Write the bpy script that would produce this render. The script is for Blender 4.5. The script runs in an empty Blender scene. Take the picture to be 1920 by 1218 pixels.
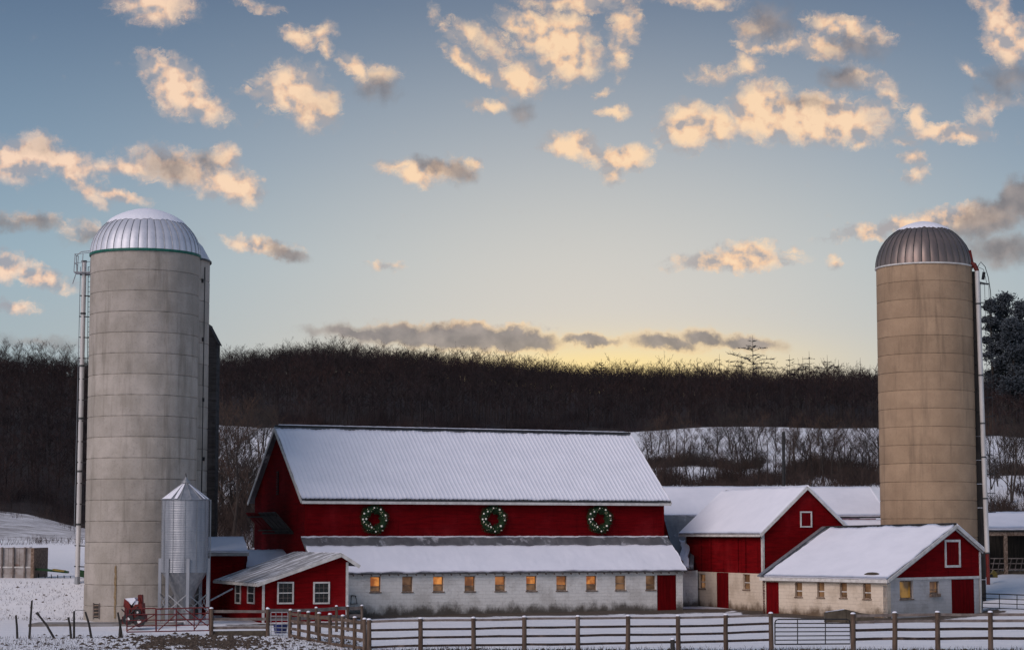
import bpy, bmesh, math, random
import numpy as np
from mathutils import Vector, Matrix, noise as mnoise

# ---------------------------------------------------------------- camera
F = 3900.0                      # focal length in pixels of the 1920 px wide photograph
CX, CY = 960.0, 609.0
PITCH = math.atan(0.1)
CAMZ = 5.1
cp, sp = math.cos(PITCH), math.sin(PITCH)
scn = bpy.context.scene
C = scn.collection
cam = bpy.data.objects.new('camera', bpy.data.cameras.new('camera'))
C.objects.link(cam)
cam.location = (0, 0, CAMZ)
cam.rotation_euler = (math.pi / 2 + PITCH, 0, 0)
cam.data.sensor_width = 36
cam.data.lens = F / 1920 * 36
cam.data.clip_start = 0.5
cam.data.clip_end = 12000
scn.camera = cam

# ---------------------------------------------------------------- light
SUN_DIR = Vector((-0.62, -0.70, 0.58)).normalized()     # towards the sun
SUN_STRENGTH = 1.95
sun = bpy.data.objects.new('sun', bpy.data.lights.new('sun', 'SUN'))
C.objects.link(sun)
sun.data.energy = SUN_STRENGTH
sun.data.angle = math.radians(40)
sun.data.color = (1.0, 0.85, 0.80)
sun.rotation_euler = SUN_DIR.to_track_quat('Z', 'Y').to_euler()
scn.view_settings.view_transform = 'Standard'
scn.view_settings.look = 'None'
scn.view_settings.exposure = 0.0
scn.view_settings.gamma = 1.0
scn.view_settings.use_curve_mapping = False
scn.render.engine = 'CYCLES'
scn.cycles.max_bounces = 5
scn.cycles.diffuse_bounces = 3


def ray(px, py):
    u = (px - CX) / F
    v = (CY - py) / F
    return Vector((u, cp - v * sp, sp + v * cp))


def at(px, py, Y):
    d = ray(px, py)
    return Vector((0, 0, CAMZ)) + d * (Y / d.y)


def zp(py, Y, px=960):
    return at(px, py, Y).z


def lerp(a, b, t):
    return a + (b - a) * t


def sm(x, a, b):
    t = min(1.0, max(0.0, (x - a) / (b - a)))
    return t * t * (3 - 2 * t)


def fbm(x, y, z=0.0, o=4):
    return mnoise.fractal(Vector((x, y, z)), 1.0, 2.0, o)


# ---------------------------------------------------------------- sky
world = bpy.data.worlds.new('World')
scn.world = world
world.use_nodes = True
nt = world.node_tree
nt.nodes.clear()


class NB:
    """tiny node builder"""
    def __init__(s, tree):
        s.t = tree

    def n(s, kind, **kw):
        nd = s.t.nodes.new(kind)
        for k, v in kw.items():
            setattr(nd, k, v)
        return nd

    def put(s, sock, v):
        if isinstance(v, bpy.types.NodeSocket):
            s.t.links.new(v, sock)
        elif v is not None:
            sock.default_value = v

    def math(s, op, a, b=None, c=None, clamp=False):
        nd = s.n('ShaderNodeMath', operation=op, use_clamp=clamp)
        s.put(nd.inputs[0], a)
        if b is not None:
            s.put(nd.inputs[1], b)
        if c is not None:
            s.put(nd.inputs[2], c)
        return nd.outputs[0]

    def vmath(s, op, a, b=None, sc=None):
        nd = s.n('ShaderNodeVectorMath', operation=op)
        s.put(nd.inputs[0], a)
        if b is not None:
            s.put(nd.inputs[1], b)
        if sc is not None:
            s.put(nd.inputs['Scale'], sc)
        return nd.outputs['Value'] if op in ('LENGTH', 'DOT_PRODUCT') else nd.outputs[0]

    def noise(s, vec, scale, detail=4, rough=0.5, out='Fac', dist=0.0):
        nd = s.n('ShaderNodeTexNoise')
        s.put(nd.inputs['Vector'], vec)
        nd.inputs['Scale'].default_value = scale
        nd.inputs['Detail'].default_value = detail
        nd.inputs['Roughness'].default_value = rough
        nd.inputs['Distortion'].default_value = dist
        return nd.outputs[out]

    def mix(s, fac, a, b, mode='MIX', clamp=False):
        nd = s.n('ShaderNodeMix', data_type='RGBA', blend_type=mode)
        nd.clamp_result = clamp
        s.put(nd.inputs[0], fac)
        s.put(nd.inputs[6], a if not isinstance(a, tuple) else (*a, 1)[:4])
        s.put(nd.inputs[7], b if not isinstance(b, tuple) else (*b, 1)[:4])
        return nd.outputs[2]

    def step(s, x, a, b):
        nd = s.n('ShaderNodeMapRange', interpolation_type='SMOOTHSTEP')
        s.put(nd.inputs[0], x)
        nd.inputs[1].default_value = a
        nd.inputs[2].default_value = b
        return nd.outputs[0]

    def ramp(s, fac, stops, interp='LINEAR'):
        nd = s.n('ShaderNodeValToRGB')
        s.put(nd.inputs[0], fac)
        cr = nd.color_ramp
        cr.interpolation = interp
        while len(cr.elements) < len(stops):
            cr.elements.new(0.5)
        for e, (p, c) in zip(cr.elements, stops):
            e.position = p
            e.color = (*c, 1)
        return nd.outputs[0]


def srgb(r, g, b):
    f = lambda c: (c / 255 / 12.92) if c <= 10 else ((c / 255 + 0.055) / 1.055) ** 2.4
    return (f(r), f(g), f(b))


def azel(px, py):
    d = ray(px, py).normalized()
    return math.atan2(d.x, d.y), math.asin(d.z)


# clouds: (x, y, rx, ry, tilt down to the right, weight) in photograph pixels, turned into sky angles below
LIT = [
    (290, 10, 75, 34, 0, .95), (480, 8, 45, 12, 15, .6), (560, 72, 36, 22, 20, .9), (600, 66, 30, 22, -30, .8), (612, 92, 18, 16, 0, .8),
    (290, 128, 38, 26, 20, 1), (335, 165, 55, 44, 35, 1.2), (372, 192, 62, 24, 30, 1),
    (548, 165, 66, 42, 0, 1.1), (590, 198, 48, 46, 0, 1.1), (480, 176, 42, 10, 0, .8),
    (28, 300, 56, 42, 0, 1), (68, 285, 56, 36, 0, 1), (125, 305, 68, 30, 25, 1), (152, 345, 60, 17, 35, 1), (220, 368, 58, 12, 12, .9),
    (240, 312, 72, 17, 2, .9), (340, 318, 110, 34, 8, 1), (405, 340, 48, 34, 0, 1.1), (445, 352, 46, 34, 20, 1.1), (425, 298, 28, 26, 0, 1),
    (665, 128, 36, 18, 40, 1), (708, 140, 38, 20, 0, .8),
    (812, 24, 20, 16, 60, .6), (840, 58, 44, 12, 45, .6), (885, 68, 60, 24, 25, .7), (872, 115, 50, 18, 35, .95), (912, 142, 44, 12, 35, .9),
    (975, 148, 42, 36, 0, 1.1), (1000, 50, 62, 24, 20, 1.2), (1050, 68, 64, 42, 0, 1.3), (1070, 108, 58, 44, 0, 1.1), (925, 88, 70, 40, 20, .6),
    (1172, 45, 32, 34, 0, 1), (1160, 100, 20, 46, 0, .85), (1080, 4, 100, 18, 0, .9),
    (915, 196, 44, 12, 0, .8), (1150, 211, 30, 12, 5, .85), (1130, 174, 18, 10, 0, .6),
    (1065, 270, 48, 25, 0, 1.2), (1168, 295, 52, 24, -5, 1.2), (1150, 322, 28, 24, 0, .8), (1110, 290, 40, 20, 30, .8),
    (778, 328, 40, 24, 20, 1), (750, 310, 48, 13, 0, .8), (820, 316, 70, 24, 0, .8), (888, 308, 20, 13, 0, .8),
    (1310, 4, 85, 13, 5, .7), (1415, 60, 34, 30, 45, .6), (1425, 90, 48, 12, 12, .85), (1475, 85, 40, 18, 0, .8), (1535, 85, 48, 23, 15, 1.15), (1592, 54, 76, 19, 12, 1.1),
    (1402, 125, 30, 24, 0, .8), (1340, 140, 54, 18, 0, .6), (1625, 140, 52, 17, 25, .75), (1667, 178, 36, 22, 40, .7),
    (1290, 240, 56, 42, 0, 1.2), (1345, 238, 50, 32, 0, 1.1), (1430, 208, 58, 50, 0, 1.4), (1540, 224, 120, 42, 5, 1.4),
    (1720, 222, 16, 28, -20, .9), (1775, 250, 76, 17, 3, 1), (1700, 266, 30, 9, 0, .7), (1840, 215, 34, 24, -40, .6),
    (1718, 296, 26, 15, -10, .9), (1716, 325, 26, 20, 0, .8), (1615, 272, 20, 13, 0, .7),
    (1870, 40, 30, 64, -25, 1), (1902, 78, 52, 40, 0, 1.1), (1885, 190, 60, 16, 5, .7), (1815, 130, 30, 10, 40, .5),
    (1690, 425, 130, 15, -8, 1), (1790, 410, 95, 22, -5, 1.1), (1375, 487, 110, 20, -2, 1.2), (1400, 478, 72, 23, 0, 1.2), (1490, 465, 15, 9, 0, .7), (1568, 492, 20, 12, 25, .8),
    (490, 458, 70, 15, 8, .9), (720, 498, 32, 11, 0, .6), (60, 515, 80, 20, 15, 1), (8, 500, 40, 28, 0, 1), (25, 576, 44, 15, 0, .8),
    (840, 612, 180, 9, 0, .6), (170, 436, 60, 20, 10, .6), (60, 408, 70, 13, 0, .5),
]
GREY = [
    (320, 318, 66, 28, 12, .6), (385, 305, 44, 24, 0, .5), (708, 162, 44, 32, 10, .5), (980, 214, 28, 28, 30, .42),
    (812, 306, 50, 18, 10, .55), (855, 322, 44, 26, 10, .6), (1440, 48, 50, 38, 0, .5), (1600, 88, 70, 28, 0, .5), (1580, 146, 56, 22, 0, .6),
    (1510, 195, 64, 16, 10, .45), (1870, 405, 110, 36, -20, .9), (1905, 372, 70, 30, -28, .9), (1890, 470, 100, 34, 0, .65), (1890, 150, 60, 40, 0, .45),
    (535, 474, 46, 16, 25, .8), (50, 417, 90, 17, 0, .6), (170, 446, 60, 20, 0, .4), (600, 190, 40, 40, 0, .25), (80, 275, 40, 22, 0, .35),
    (690, 630, 120, 14, 5, .9), (800, 630, 200, 20, 2, .85), (765, 627, 85, 22, 3, 1), (860, 632, 120, 24, 2, 1.1), (960, 637, 95, 24, 2, 1.1), (1110, 637, 70, 13, 3, .9),
    (1250, 642, 80, 17, 3, .85), (1325, 634, 60, 19, 5, .85), (1405, 643, 66, 17, 8, .9), (80, 640, 120, 14, 0, .4), (330, 455, 60, 24, 0, .3),
]
b = NB(nt)
tc = b.n('ShaderNodeTexCoord')
sep = b.n('ShaderNodeSeparateXYZ')
nt.links.new(tc.outputs['Generated'], sep.inputs[0])
az = b.math('ARCTAN2', sep.outputs[0], sep.outputs[1])
el = b.math('ARCSINE', b.math('MINIMUM', b.math('MAXIMUM', sep.outputs[2], -1.0), 1.0))
K = F / 100.0                                   # 1 unit = 100 photograph pixels
cmb = b.n('ShaderNodeCombineXYZ')
nt.links.new(b.math('MULTIPLY', az, K), cmb.inputs[0])
nt.links.new(b.math('MULTIPLY', el, K), cmb.inputs[1])
P = cmb.outputs[0]
w1 = b.noise(P, 2.2, 5, .62, 'Color')
Pw = b.vmath('ADD', P, b.vmath('MULTIPLY', b.vmath('SUBTRACT', w1, (.5, .5, .5)), (.62, .5, 0)))


def cloud_sum(items):
    acc = None
    for (x, y, rx, ry, rot, w) in items:
        a, e = azel(x, y)
        mp = b.n('ShaderNodeMapping', vector_type='TEXTURE')
        b.put(mp.inputs['Vector'], Pw)
        mp.inputs['Location'].default_value = (a * K, e * K, 0)
        mp.inputs['Rotation'].default_value = (0, 0, -math.radians(rot))
        k = 1.45
        mp.inputs['Scale'].default_value = (rx * k / 100, ry * k / 100, 1)
        g = b.n('ShaderNodeTexGradient', gradient_type='SPHERICAL')
        nt.links.new(mp.outputs[0], g.inputs[0])
        v = g.outputs['Fac']
        if acc is None:
            acc = b.math('MULTIPLY', v, w)
        else:
            if abs(w - 1) > .06:
                v = b.math('MULTIPLY', v, w)
            acc = b.math('MAXIMUM', acc, v)
    return acc


fine = b.noise(P, 2.6, 7, .55)
soft = b.noise(P, 2.0, 4, .5)
soft_off = b.noise(b.vmath('ADD', P, (-.12, -.20, 0)), 2.0, 4, .5)
relief = b.math('SUBTRACT', soft, soft_off)
lit = cloud_sum(LIT)
gry = cloud_sum(GREY)
# the same kind of cloud goes on outside the picture
outside = b.math('MAXIMUM', b.step(b.math('ABSOLUTE', az), .27, .36), b.step(el, .27, .33))
above = b.step(el, .02, .08)
gen = b.noise(b.vmath('MULTIPLY', P, (.45, .9, 1)), 1.0, 3, .5)
genm = b.math('MULTIPLY', b.math('MULTIPLY', b.step(gen, .56, .74), outside), above)
lit = b.math('MAXIMUM', lit, b.math('MULTIPLY', genm, .8))
gry = b.math('MAXIMUM', gry, b.math('MULTIPLY', b.math('MULTIPLY', b.step(gen, .64, .8), outside), b.math('MULTIPLY', above, .6)))
nz = b.math('MULTIPLY', b.math('SUBTRACT', fine, .5), .80)
wisp = b.math('MULTIPLY', b.math('SUBTRACT', b.noise(b.vmath('MULTIPLY', Pw, (1, 1.7, 1)), 5.0, 8, .72), .5), 1.7)
d_core = b.step(b.math('ADD', lit, nz), .10, .78)
d_wisp = b.math('MULTIPLY', b.math('MULTIPLY', b.step(b.math('ADD', lit, wisp), .02, .70), b.step(lit, .01, .22)), .7)
d_lit = b.math('MAXIMUM', d_core, d_wisp)
d_gry = b.step(b.math('ADD', gry, b.math('MULTIPLY', nz, .6)), .05, .60)
# clear sky: colour by height above the horizon, warmer and paler towards the set sun
elf = b.math('DIVIDE', el, math.pi / 2, clamp=True)
H = lambda py: azel(960, py)[1] / (math.pi / 2)
sky = b.ramp(elf, [(0.0, srgb(156, 168, 176)), (H(640), srgb(160, 176, 184)), (H(500), srgb(147, 173, 188)), (H(300), srgb(122, 148, 171)),
                   (H(120), srgb(103, 127, 153)), (H(0), srgb(90, 113, 141)), (.45, srgb(94, 115, 144)), (1.0, srgb(92, 112, 142))])
ga, ge = azel(1130, 670)
gl = b.n('ShaderNodeCombineXYZ')
nt.links.new(b.math('DIVIDE', b.math('SUBTRACT', az, ga), .18), gl.inputs[0])
nt.links.new(b.math('DIVIDE', b.math('SUBTRACT', el, ge), .110), gl.inputs[1])
gd = b.vmath('LENGTH', gl.outputs[0])
glow = b.math('EXPONENT', b.math('MULTIPLY', b.math('MULTIPLY', gd, gd), -.9))
sky = b.mix(b.math('MULTIPLY', glow, .95), sky, srgb(218, 210, 199))
gl2 = b.n('ShaderNodeCombineXYZ')
nt.links.new(b.math('DIVIDE', b.math('SUBTRACT', az, ga), .085), gl2.inputs[0])
nt.links.new(b.math('DIVIDE', b.math('SUBTRACT', el, azel(1130, 695)[1]), .0135), gl2.inputs[1])
gd2 = b.vmath('LENGTH', gl2.outputs[0])
glow2 = b.math('EXPONENT', b.math('MULTIPLY', b.math('MULTIPLY', gd2, gd2), -.8))
sky = b.mix(glow2, sky, srgb(255, 226, 156))
nish = b.n('ShaderNodeTexSky', sky_type='NISHITA')
nish.sun_disc = False
nish.sun_elevation = math.asin(SUN_DIR.z)
nish.sun_rotation = math.atan2(SUN_DIR.x, SUN_DIR.y)
# cloud colour: peach where lit, grey-mauve in the thick parts, more golden near the horizon glow
warm = b.math('MULTIPLY', b.step(b.math('ABSOLUTE', b.math('SUBTRACT', az, ga)), .34, .04), .8)
tone = b.math('ADD', b.math('MULTIPLY', relief, 5.2), b.math('MULTIPLY', b.math('SUBTRACT', b.math('ADD', lit, b.math('MULTIPLY', nz, .5)), .30), .55))
tone = b.math('ADD', tone, .43, clamp=True)
cool_c = b.ramp(tone, [(0.0, srgb(160, 160, 168)), (.30, srgb(196, 180, 174)), (.58, srgb(230, 195, 174)), (1.0, srgb(252, 217, 190))])
warm_c = b.ramp(tone, [(0.0, srgb(176, 166, 162)), (.30, srgb(214, 188, 166)), (.58, srgb(246, 204, 164)), (1.0, srgb(255, 218, 174))])
cl = b.mix(warm, cool_c, warm_c)
sky = b.mix(b.math('MULTIPLY', d_lit, .95), sky, cl)
gtone = b.math('ADD', b.math('MULTIPLY', relief, 2.4), .4, clamp=True)
gcl = b.mix(gtone, srgb(120, 111, 111), srgb(164, 150, 144))
low = b.math('MULTIPLY', b.step(el, azel(960, 560)[1], azel(960, 610)[1]), b.step(b.math('ABSOLUTE', b.math('SUBTRACT', az, ga)), .16, .03))
rim = b.math('MULTIPLY', low, b.math('SUBTRACT', 1.0, b.step(b.math('ADD', gry, b.math('MULTIPLY', nz, .6)), .22, .62)))
gcl = b.mix(rim, gcl, srgb(246, 206, 150))
sky = b.mix(b.math('MULTIPLY', d_gry, .86), sky, gcl)
bg1 = b.n('ShaderNodeBackground')
nt.links.new(nish.outputs[0], bg1.inputs[0])
bg1.inputs[1].default_value = 0.004
bg2 = b.n('ShaderNodeBackground')
nt.links.new(sky, bg2.inputs[0])
bg2.inputs[1].default_value = 0.97
add = b.n('ShaderNodeAddShader')
nt.links.new(bg1.outputs[0], add.inputs[0])
nt.links.new(bg2.outputs[0], add.inputs[1])
outw = b.n('ShaderNodeOutputWorld')
nt.links.new(add.outputs[0], outw.inputs[0])
world.cycles.sampling_method = 'MANUAL'
world.cycles.sample_map_resolution = 512


# ---------------------------------------------------------------- materials
def mat(name, c1, c2=None, scale=2.0, detail=6, rough=.85, bump=0.0, bscale=None, bdist=.02, metal=0.0, stretch=(1, 1, 1), lo=.35, hi=.65,
        c3=None, s3=.4, lo3=.5, hi3=.7, spec=.3, rgh=.6, stretch3=None):
    m = bpy.data.materials.new(name)
    m.use_nodes = True
    t = m.node_tree
    B = NB(t)
    bs = t.nodes['Principled BSDF']
    tcn = B.n('ShaderNodeTexCoord')
    v = tcn.outputs['Object']
    vs = B.vmath('MULTIPLY', v, stretch)
    col = None
    if c2 is not None:
        n = B.noise(vs, scale, detail, rgh)
        col = B.mix(B.step(n, lo, hi), c1, c2)
    if c3 is not None:
        v3 = B.vmath('MULTIPLY', v, stretch3 or stretch)
        n3 = B.noise(v3, s3, detail, rgh)
        col = B.mix(B.step(n3, lo3, hi3), col if col is not None else c1, c3)
    B.put(bs.inputs['Base Color'], col if col is not None else (*c1, 1))
    bs.inputs['Roughness'].default_value = rough
    bs.inputs['Metallic'].default_value = metal
    bs.inputs['Specular IOR Level'].default_value = spec
    if bump > 0:
        bn = B.n('ShaderNodeBump')
        bn.inputs['Strength'].default_value = bump
        bn.inputs['Distance'].default_value = bdist
        B.put(bn.inputs['Height'], B.noise(vs, bscale or scale * 4, 6, .6))
        t.links.new(bn.outputs[0], bs.inputs['Normal'])
    return m


def siding_mat(name, base, dark, board=.15):
    """painted horizontal lap boards with uneven, faded paint"""
    m = bpy.data.materials.new(name)
    m.use_nodes = True
    t = m.node_tree
    B = NB(t)
    bs = t.nodes['Principled BSDF']
    tcn = B.n('ShaderNodeTexCoord')
    v = tcn.outputs['Object']
    sx = B.n('ShaderNodeSeparateXYZ')
    B.put(sx.inputs[0], v)
    fr = B.math('FRACT', B.math('DIVIDE', sx.outputs[2], board))
    n1 = B.noise(B.vmath('MULTIPLY', v, (.5, .5, 4)), 1.6, 5, .6)
    n2 = B.noise(v, .35, 4, .6)
    rowid = B.math('FLOOR', B.math('DIVIDE', sx.outputs[2], board))
    wn = B.n('ShaderNodeTexWhiteNoise', noise_dimensions='1D')
    B.put(wn.inputs['W'], rowid)
    col = B.mix(B.step(n1, .35, .7), base, dark)
    col = B.mix(B.math('MULTIPLY', wn.outputs['Value'], .35), col, dark)
    col = B.mix(B.math('MULTIPLY', B.step(n2, .48, .75), .55), col, tuple(min(1, c * 1.5 + .012) for c in base))
    drip = B.noise(B.vmath('MULTIPLY', v, (2.2, 2.2, .22)), 1.0, 6, .65)
    col = B.mix(B.math('MULTIPLY', B.step(drip, .52, .72), .5), col, tuple(c * .45 for c in dark))
    chip = B.noise(B.vmath('MULTIPLY', v, (1, 1, 3)), 5.0, 6, .7)
    col = B.mix(B.math('MULTIPLY', B.step(chip, .68, .74), .35), col, (.16, .11, .10))
    B.put(bs.inputs['Base Color'], col)
    bs.inputs['Roughness'].default_value = .9
    bs.inputs['Specular IOR Level'].default_value = .04
    bn = B.n('ShaderNodeBump')
    bn.inputs['Strength'].default_value = .8
    bn.inputs['Distance'].default_value = .03
    h = B.math('ADD', B.math('MULTIPLY', fr, -.6), B.math('MULTIPLY', n1, .4))
    B.put(bn.inputs['Height'], h)
    t.links.new(bn.outputs[0], bs.inputs['Normal'])
    return m


def block_mat(name, base, worn, mud, mud_top=.9, joint=(.22, .2, .17)):
    """whitewashed masonry: courses in relief, worn patches, mud splashed along the foot"""
    m = bpy.data.materials.new(name)
    m.use_nodes = True
    t = m.node_tree
    B = NB(t)
    bs = t.nodes['Principled BSDF']
    tcn = B.n('ShaderNodeTexCoord')
    v = tcn.outputs['Object']
    sx = B.n('ShaderNodeSeparateXYZ')
    B.put(sx.inputs[0], v)
    cm = B.n('ShaderNodeCombineXYZ')
    B.put(cm.inputs[0], B.math('ADD', sx.outputs[0], sx.outputs[1]))
    wob = B.noise(v, 1.3, 3, .6)
    B.put(cm.inputs[1], B.math('ADD', sx.outputs[2], B.math('MULTIPLY', wob, .12)))
    br = B.n('ShaderNodeTexBrick')
    B.put(br.inputs['Vector'], cm.outputs[0])
    br.inputs['Scale'].default_value = 1.0
    br.inputs['Brick Width'].default_value = .46
    br.inputs['Row Height'].default_value = .22
    br.inputs['Mortar Size'].default_value = .016
    br.inputs['Mortar Smooth'].default_value = .4
    br.inputs['Bias'].default_value = 0
    nl = B.noise(v, .9, 6, .65)
    nf = B.noise(v, 7.0, 6, .65)
    col = B.mix(B.step(nl, .42, .68), base, worn)
    spots = B.math('MULTIPLY', B.step(nf, .60, .70), B.step(nl, .46, .62))
    col = B.mix(B.math('MULTIPLY', spots, .8), col, joint)
    col = B.mix(B.math('MULTIPLY', br.outputs['Fac'], .13), col, joint)
    hgt = B.math('SUBTRACT', B.math('MULTIPLY', B.noise(B.vmath('MULTIPLY', v, (1, 1, .6)), 1.1, 7, .7), mud_top * 2.1), sx.outputs[2])
    col = B.mix(B.math('MULTIPLY', B.step(hgt, .1, .75), .9), col, mud)
    B.put(bs.inputs['Base Color'], col)
    bs.inputs['Roughness'].default_value = .9
    bs.inputs['Specular IOR Level'].default_value = .15
    bn = B.n('ShaderNodeBump')
    bn.inputs['Strength'].default_value = .9
    bn.inputs['Distance'].default_value = .035
    B.put(bn.inputs['Height'], B.math('SUBTRACT', B.math('MULTIPLY', nf, .9), B.math('MULTIPLY', br.outputs['Fac'], .25)))
    t.links.new(bn.outputs[0], bs.inputs['Normal'])
    return m


def concrete_mat(name, base, stain, pale):
    """weathered poured concrete with streaks that run down and mottling"""
    m = bpy.data.materials.new(name)
    m.use_nodes = True
    t = m.node_tree
    B = NB(t)
    bs = t.nodes['Principled BSDF']
    tcn = B.n('ShaderNodeTexCoord')
    g = B.n('ShaderNodeNewGeometry')
    v = g.outputs['Position']
    a = B.noise(v, .55, 6, .65)
    st = B.noise(B.vmath('MULTIPLY', v, (1.6, 1.6, .16)), 1.0, 6, .65)
    fi = B.noise(v, 9.0, 6, .7)
    col = B.mix(B.step(a, .35, .68), base, pale)
    col = B.mix(B.math('MULTIPLY', B.step(st, .48, .72), .65), col, stain)
    col = B.mix(B.math('MULTIPLY', B.step(fi, .5, .75), .45), col, stain)
    oi = B.n('ShaderNodeObjectInfo')
    hs = B.n('ShaderNodeHueSaturation')
    B.put(hs.inputs['Color'], col)
    B.put(hs.inputs['Value'], B.math('ADD', B.math('MULTIPLY', oi.outputs['Random'], .22), .89))
    B.put(bs.inputs['Base Color'], hs.outputs[0])
    bs.inputs['Roughness'].default_value = .9
    bs.inputs['Specular IOR Level'].default_value = .15
    bn = B.n('ShaderNodeBump')
    bn.inputs['Strength'].default_value = .5
    bn.inputs['Distance'].default_value = .03
    B.put(bn.inputs['Height'], fi)
    t.links.new(bn.outputs[0], bs.inputs['Normal'])
    return m


def lit_mat(name, c1, c2, strength, scale=1.6):
    """a pane with lamp light behind it, brighter in places"""
    m = bpy.data.materials.new(name)
    m.use_nodes = True
    t = m.node_tree
    B = NB(t)
    bs = t.nodes['Principled BSDF']
    g = B.n('ShaderNodeNewGeometry')
    n = B.noise(g.outputs['Position'], scale, 3, .5)
    col = B.mix(B.step(n, .36, .66), c1, c2)
    B.put(bs.inputs['Base Color'], (.05, .035, .02, 1))
    bs.inputs['Roughness'].default_value = .25
    B.put(bs.inputs['Emission Color'], col)
    bs.inputs['Emission Strength'].default_value = strength
    return m


def ground_mat():
    m = bpy.data.materials.new('snow_ground')
    m.use_nodes = True
    t = m.node_tree
    B = NB(t)
    bs = t.nodes['Principled BSDF']
    g = B.n('ShaderNodeNewGeometry')
    v = g.outputs['Position']
    at_ = B.n('ShaderNodeAttribute', attribute_name='cover')
    sc = B.n('ShaderNodeSeparateColor')
    B.put(sc.inputs[0], at_.outputs['Color'])
    mud, stub = sc.outputs[0], sc.outputs[1]
    n1 = B.noise(v, .8, 8, .68)
    n2 = B.noise(v, 3.5, 6, .7)
    n3 = B.noise(B.vmath('MULTIPLY', v, (.35, 1.0, 1)), 1.2, 7, .72)
    k = B.math('ADD', B.math('MULTIPLY', n1, .62), B.math('MULTIPLY', n2, .38))
    soil = B.step(B.math('ADD', B.math('MULTIPLY', mud, .55), k), .74, .86)
    # stubble rows across the slope
    nst = B.noise(B.vmath('MULTIPLY', v, (.10, .5, 0)), 1.1, 7, .72)
    st = B.math('MULTIPLY', B.step(B.math('ADD', nst, B.math('MULTIPLY', stub, .22)), .58, .80), B.step(stub, .05, .5))
    snow = B.mix(B.step(n3, .35, .7), (.87, .87, .90), (.78, .785, .83))
    dirt = B.mix(n2, (.055, .042, .034), (.13, .10, .075))
    col = B.mix(soil, snow, dirt)
    col = B.mix(B.math('MULTIPLY', st, .8), col, (.14, .12, .11))
    B.put(bs.inputs['Base Color'], col)
    bs.inputs['Roughness'].default_value = .8
    bs.inputs['Specular IOR Level'].default_value = .2
    bn = B.n('ShaderNodeBump')
    bn.inputs['Strength'].default_value = .7
    bn.inputs['Distance'].default_value = .10
    B.put(bn.inputs['Height'], B.math('SUBTRACT', B.math('ADD', n2, n1), soil))
    t.links.new(bn.outputs[0], bs.inputs['Normal'])
    return m


M = {}
M['ground'] = ground_mat()
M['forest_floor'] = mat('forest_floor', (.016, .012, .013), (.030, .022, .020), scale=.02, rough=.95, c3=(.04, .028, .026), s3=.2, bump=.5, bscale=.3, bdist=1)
M['snow'] = mat('roof_snow', (.86, .865, .95), (.79, .80, .885), scale=.6, rough=.7, bump=.35, bscale=9, bdist=.02, lo=.3, hi=.75)
M['thin_snow'] = mat('thin_snow_on_roofing', (.78, .79, .84), (.26, .26, .27), scale=1.1, stretch=(.35, 2.2, 1), detail=8, rough=.8, bump=.4, lo=.40, hi=.53, rgh=.7)
M['red'] = siding_mat('red_lap_siding', (.155, .0030, .0055), (.092, .0022, .0045))
M['red_bright'] = siding_mat('bright_red_siding', (.185, .0034, .0058), (.115, .0026, .0045))
M['red_door'] = mat('red_door_paint', (.155, .0034, .0055), (.10, .0026, .0045), scale=1.5, stretch=(4, 4, .5), rough=.9, bump=.3, spec=.05)
M['white_trim'] = mat('white_trim_paint', (.66, .64, .62), (.50, .48, .46), scale=3, rough=.6, bump=.1)
M['grey_trim'] = mat('grey_fascia_paint', (.40, .38, .37), (.27, .26, .26), scale=3, rough=.7, bump=.1)
M['whitewash'] = block_mat('whitewashed_stone', (.84, .82, .80), (.66, .635, .61), (.06, .046, .034), .85)
M['cream'] = block_mat('warm_lit_stucco_wall', (.72, .61, .50), (.58, .48, .38), (.10, .062, .036), .75)  # warm light from the left is mixed into this wall colour
M['grey_block'] = block_mat('cool_shaded_block_wall', (.56, .54, .55), (.44, .42, .42), (.11, .09, .075), .3)  # cool shade of the side turned from the warm light, put into the colour
M['concrete'] = concrete_mat('weathered_silo_concrete', (.335, .30, .262), (.18, .16, .135), (.43, .385, .345))
M['concrete_tan'] = concrete_mat('tan_silo_concrete', (.325, .225, .148), (.20, .142, .098), (.40, .28, .185))
M['joint'] = mat('silo_joint', (.10, .09, .07), (.17, .15, .12), scale=2, rough=.95)
M['galv'] = mat('galvanised_steel', (.36, .375, .41), (.26, .275, .31), scale=1.5, stretch=(2, 2, .25), rough=.55, metal=.55, bump=.06)
M['galv_dull'] = mat('dull_galvanised_steel', (.34, .35, .37), (.24, .25, .27), scale=3, stretch=(2, 2, .4), rough=.5, metal=.55)
M['dome_silver'] = mat('silver_dome_metal', (.72, .73, .80), (.55, .57, .64), scale=.8, rough=.5, metal=.3)
M['dome_grey'] = mat('weathered_dome_metal', (.17, .145, .14), (.26, .20, .18), scale=1.0, stretch=(1, 1, .3), rough=.45, metal=.6)
M['seam'] = mat('dark_seam_metal', (.05, .055, .06), (.08, .08, .08), scale=4, rough=.6, metal=.3)
M['green_band'] = mat('green_band_paint', (.01, .12, .085), (.008, .08, .06), scale=4, rough=.5)
M['roof_metal'] = mat('grey_roof_metal', (.20, .20, .21), (.13, .13, .14), scale=1.2, stretch=(1, .4, 1), rough=.55, metal=.3, c3=(.5, .5, .53), s3=1.1, lo3=.56, hi3=.68, bump=.2)
M['dark_metal'] = mat('dark_roof_edge_metal', (.03, .03, .033), (.06, .06, .06), scale=4, rough=.5, metal=.4)
M['old_wood'] = mat('weathered_fence_wood', (.125, .085, .062), (.06, .040, .030), scale=4, stretch=(1, 1, .3), rough=.9, bump=.5, c3=(.19, .145, .12), s3=2.0)
M['dark_wood'] = mat('dark_wet_rail_wood', (.024, .017, .016), (.055, .036, .030), scale=4, rough=.85, bump=.4, c3=(.15, .11, .09), s3=1.2, lo3=.55, hi3=.75)
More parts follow.
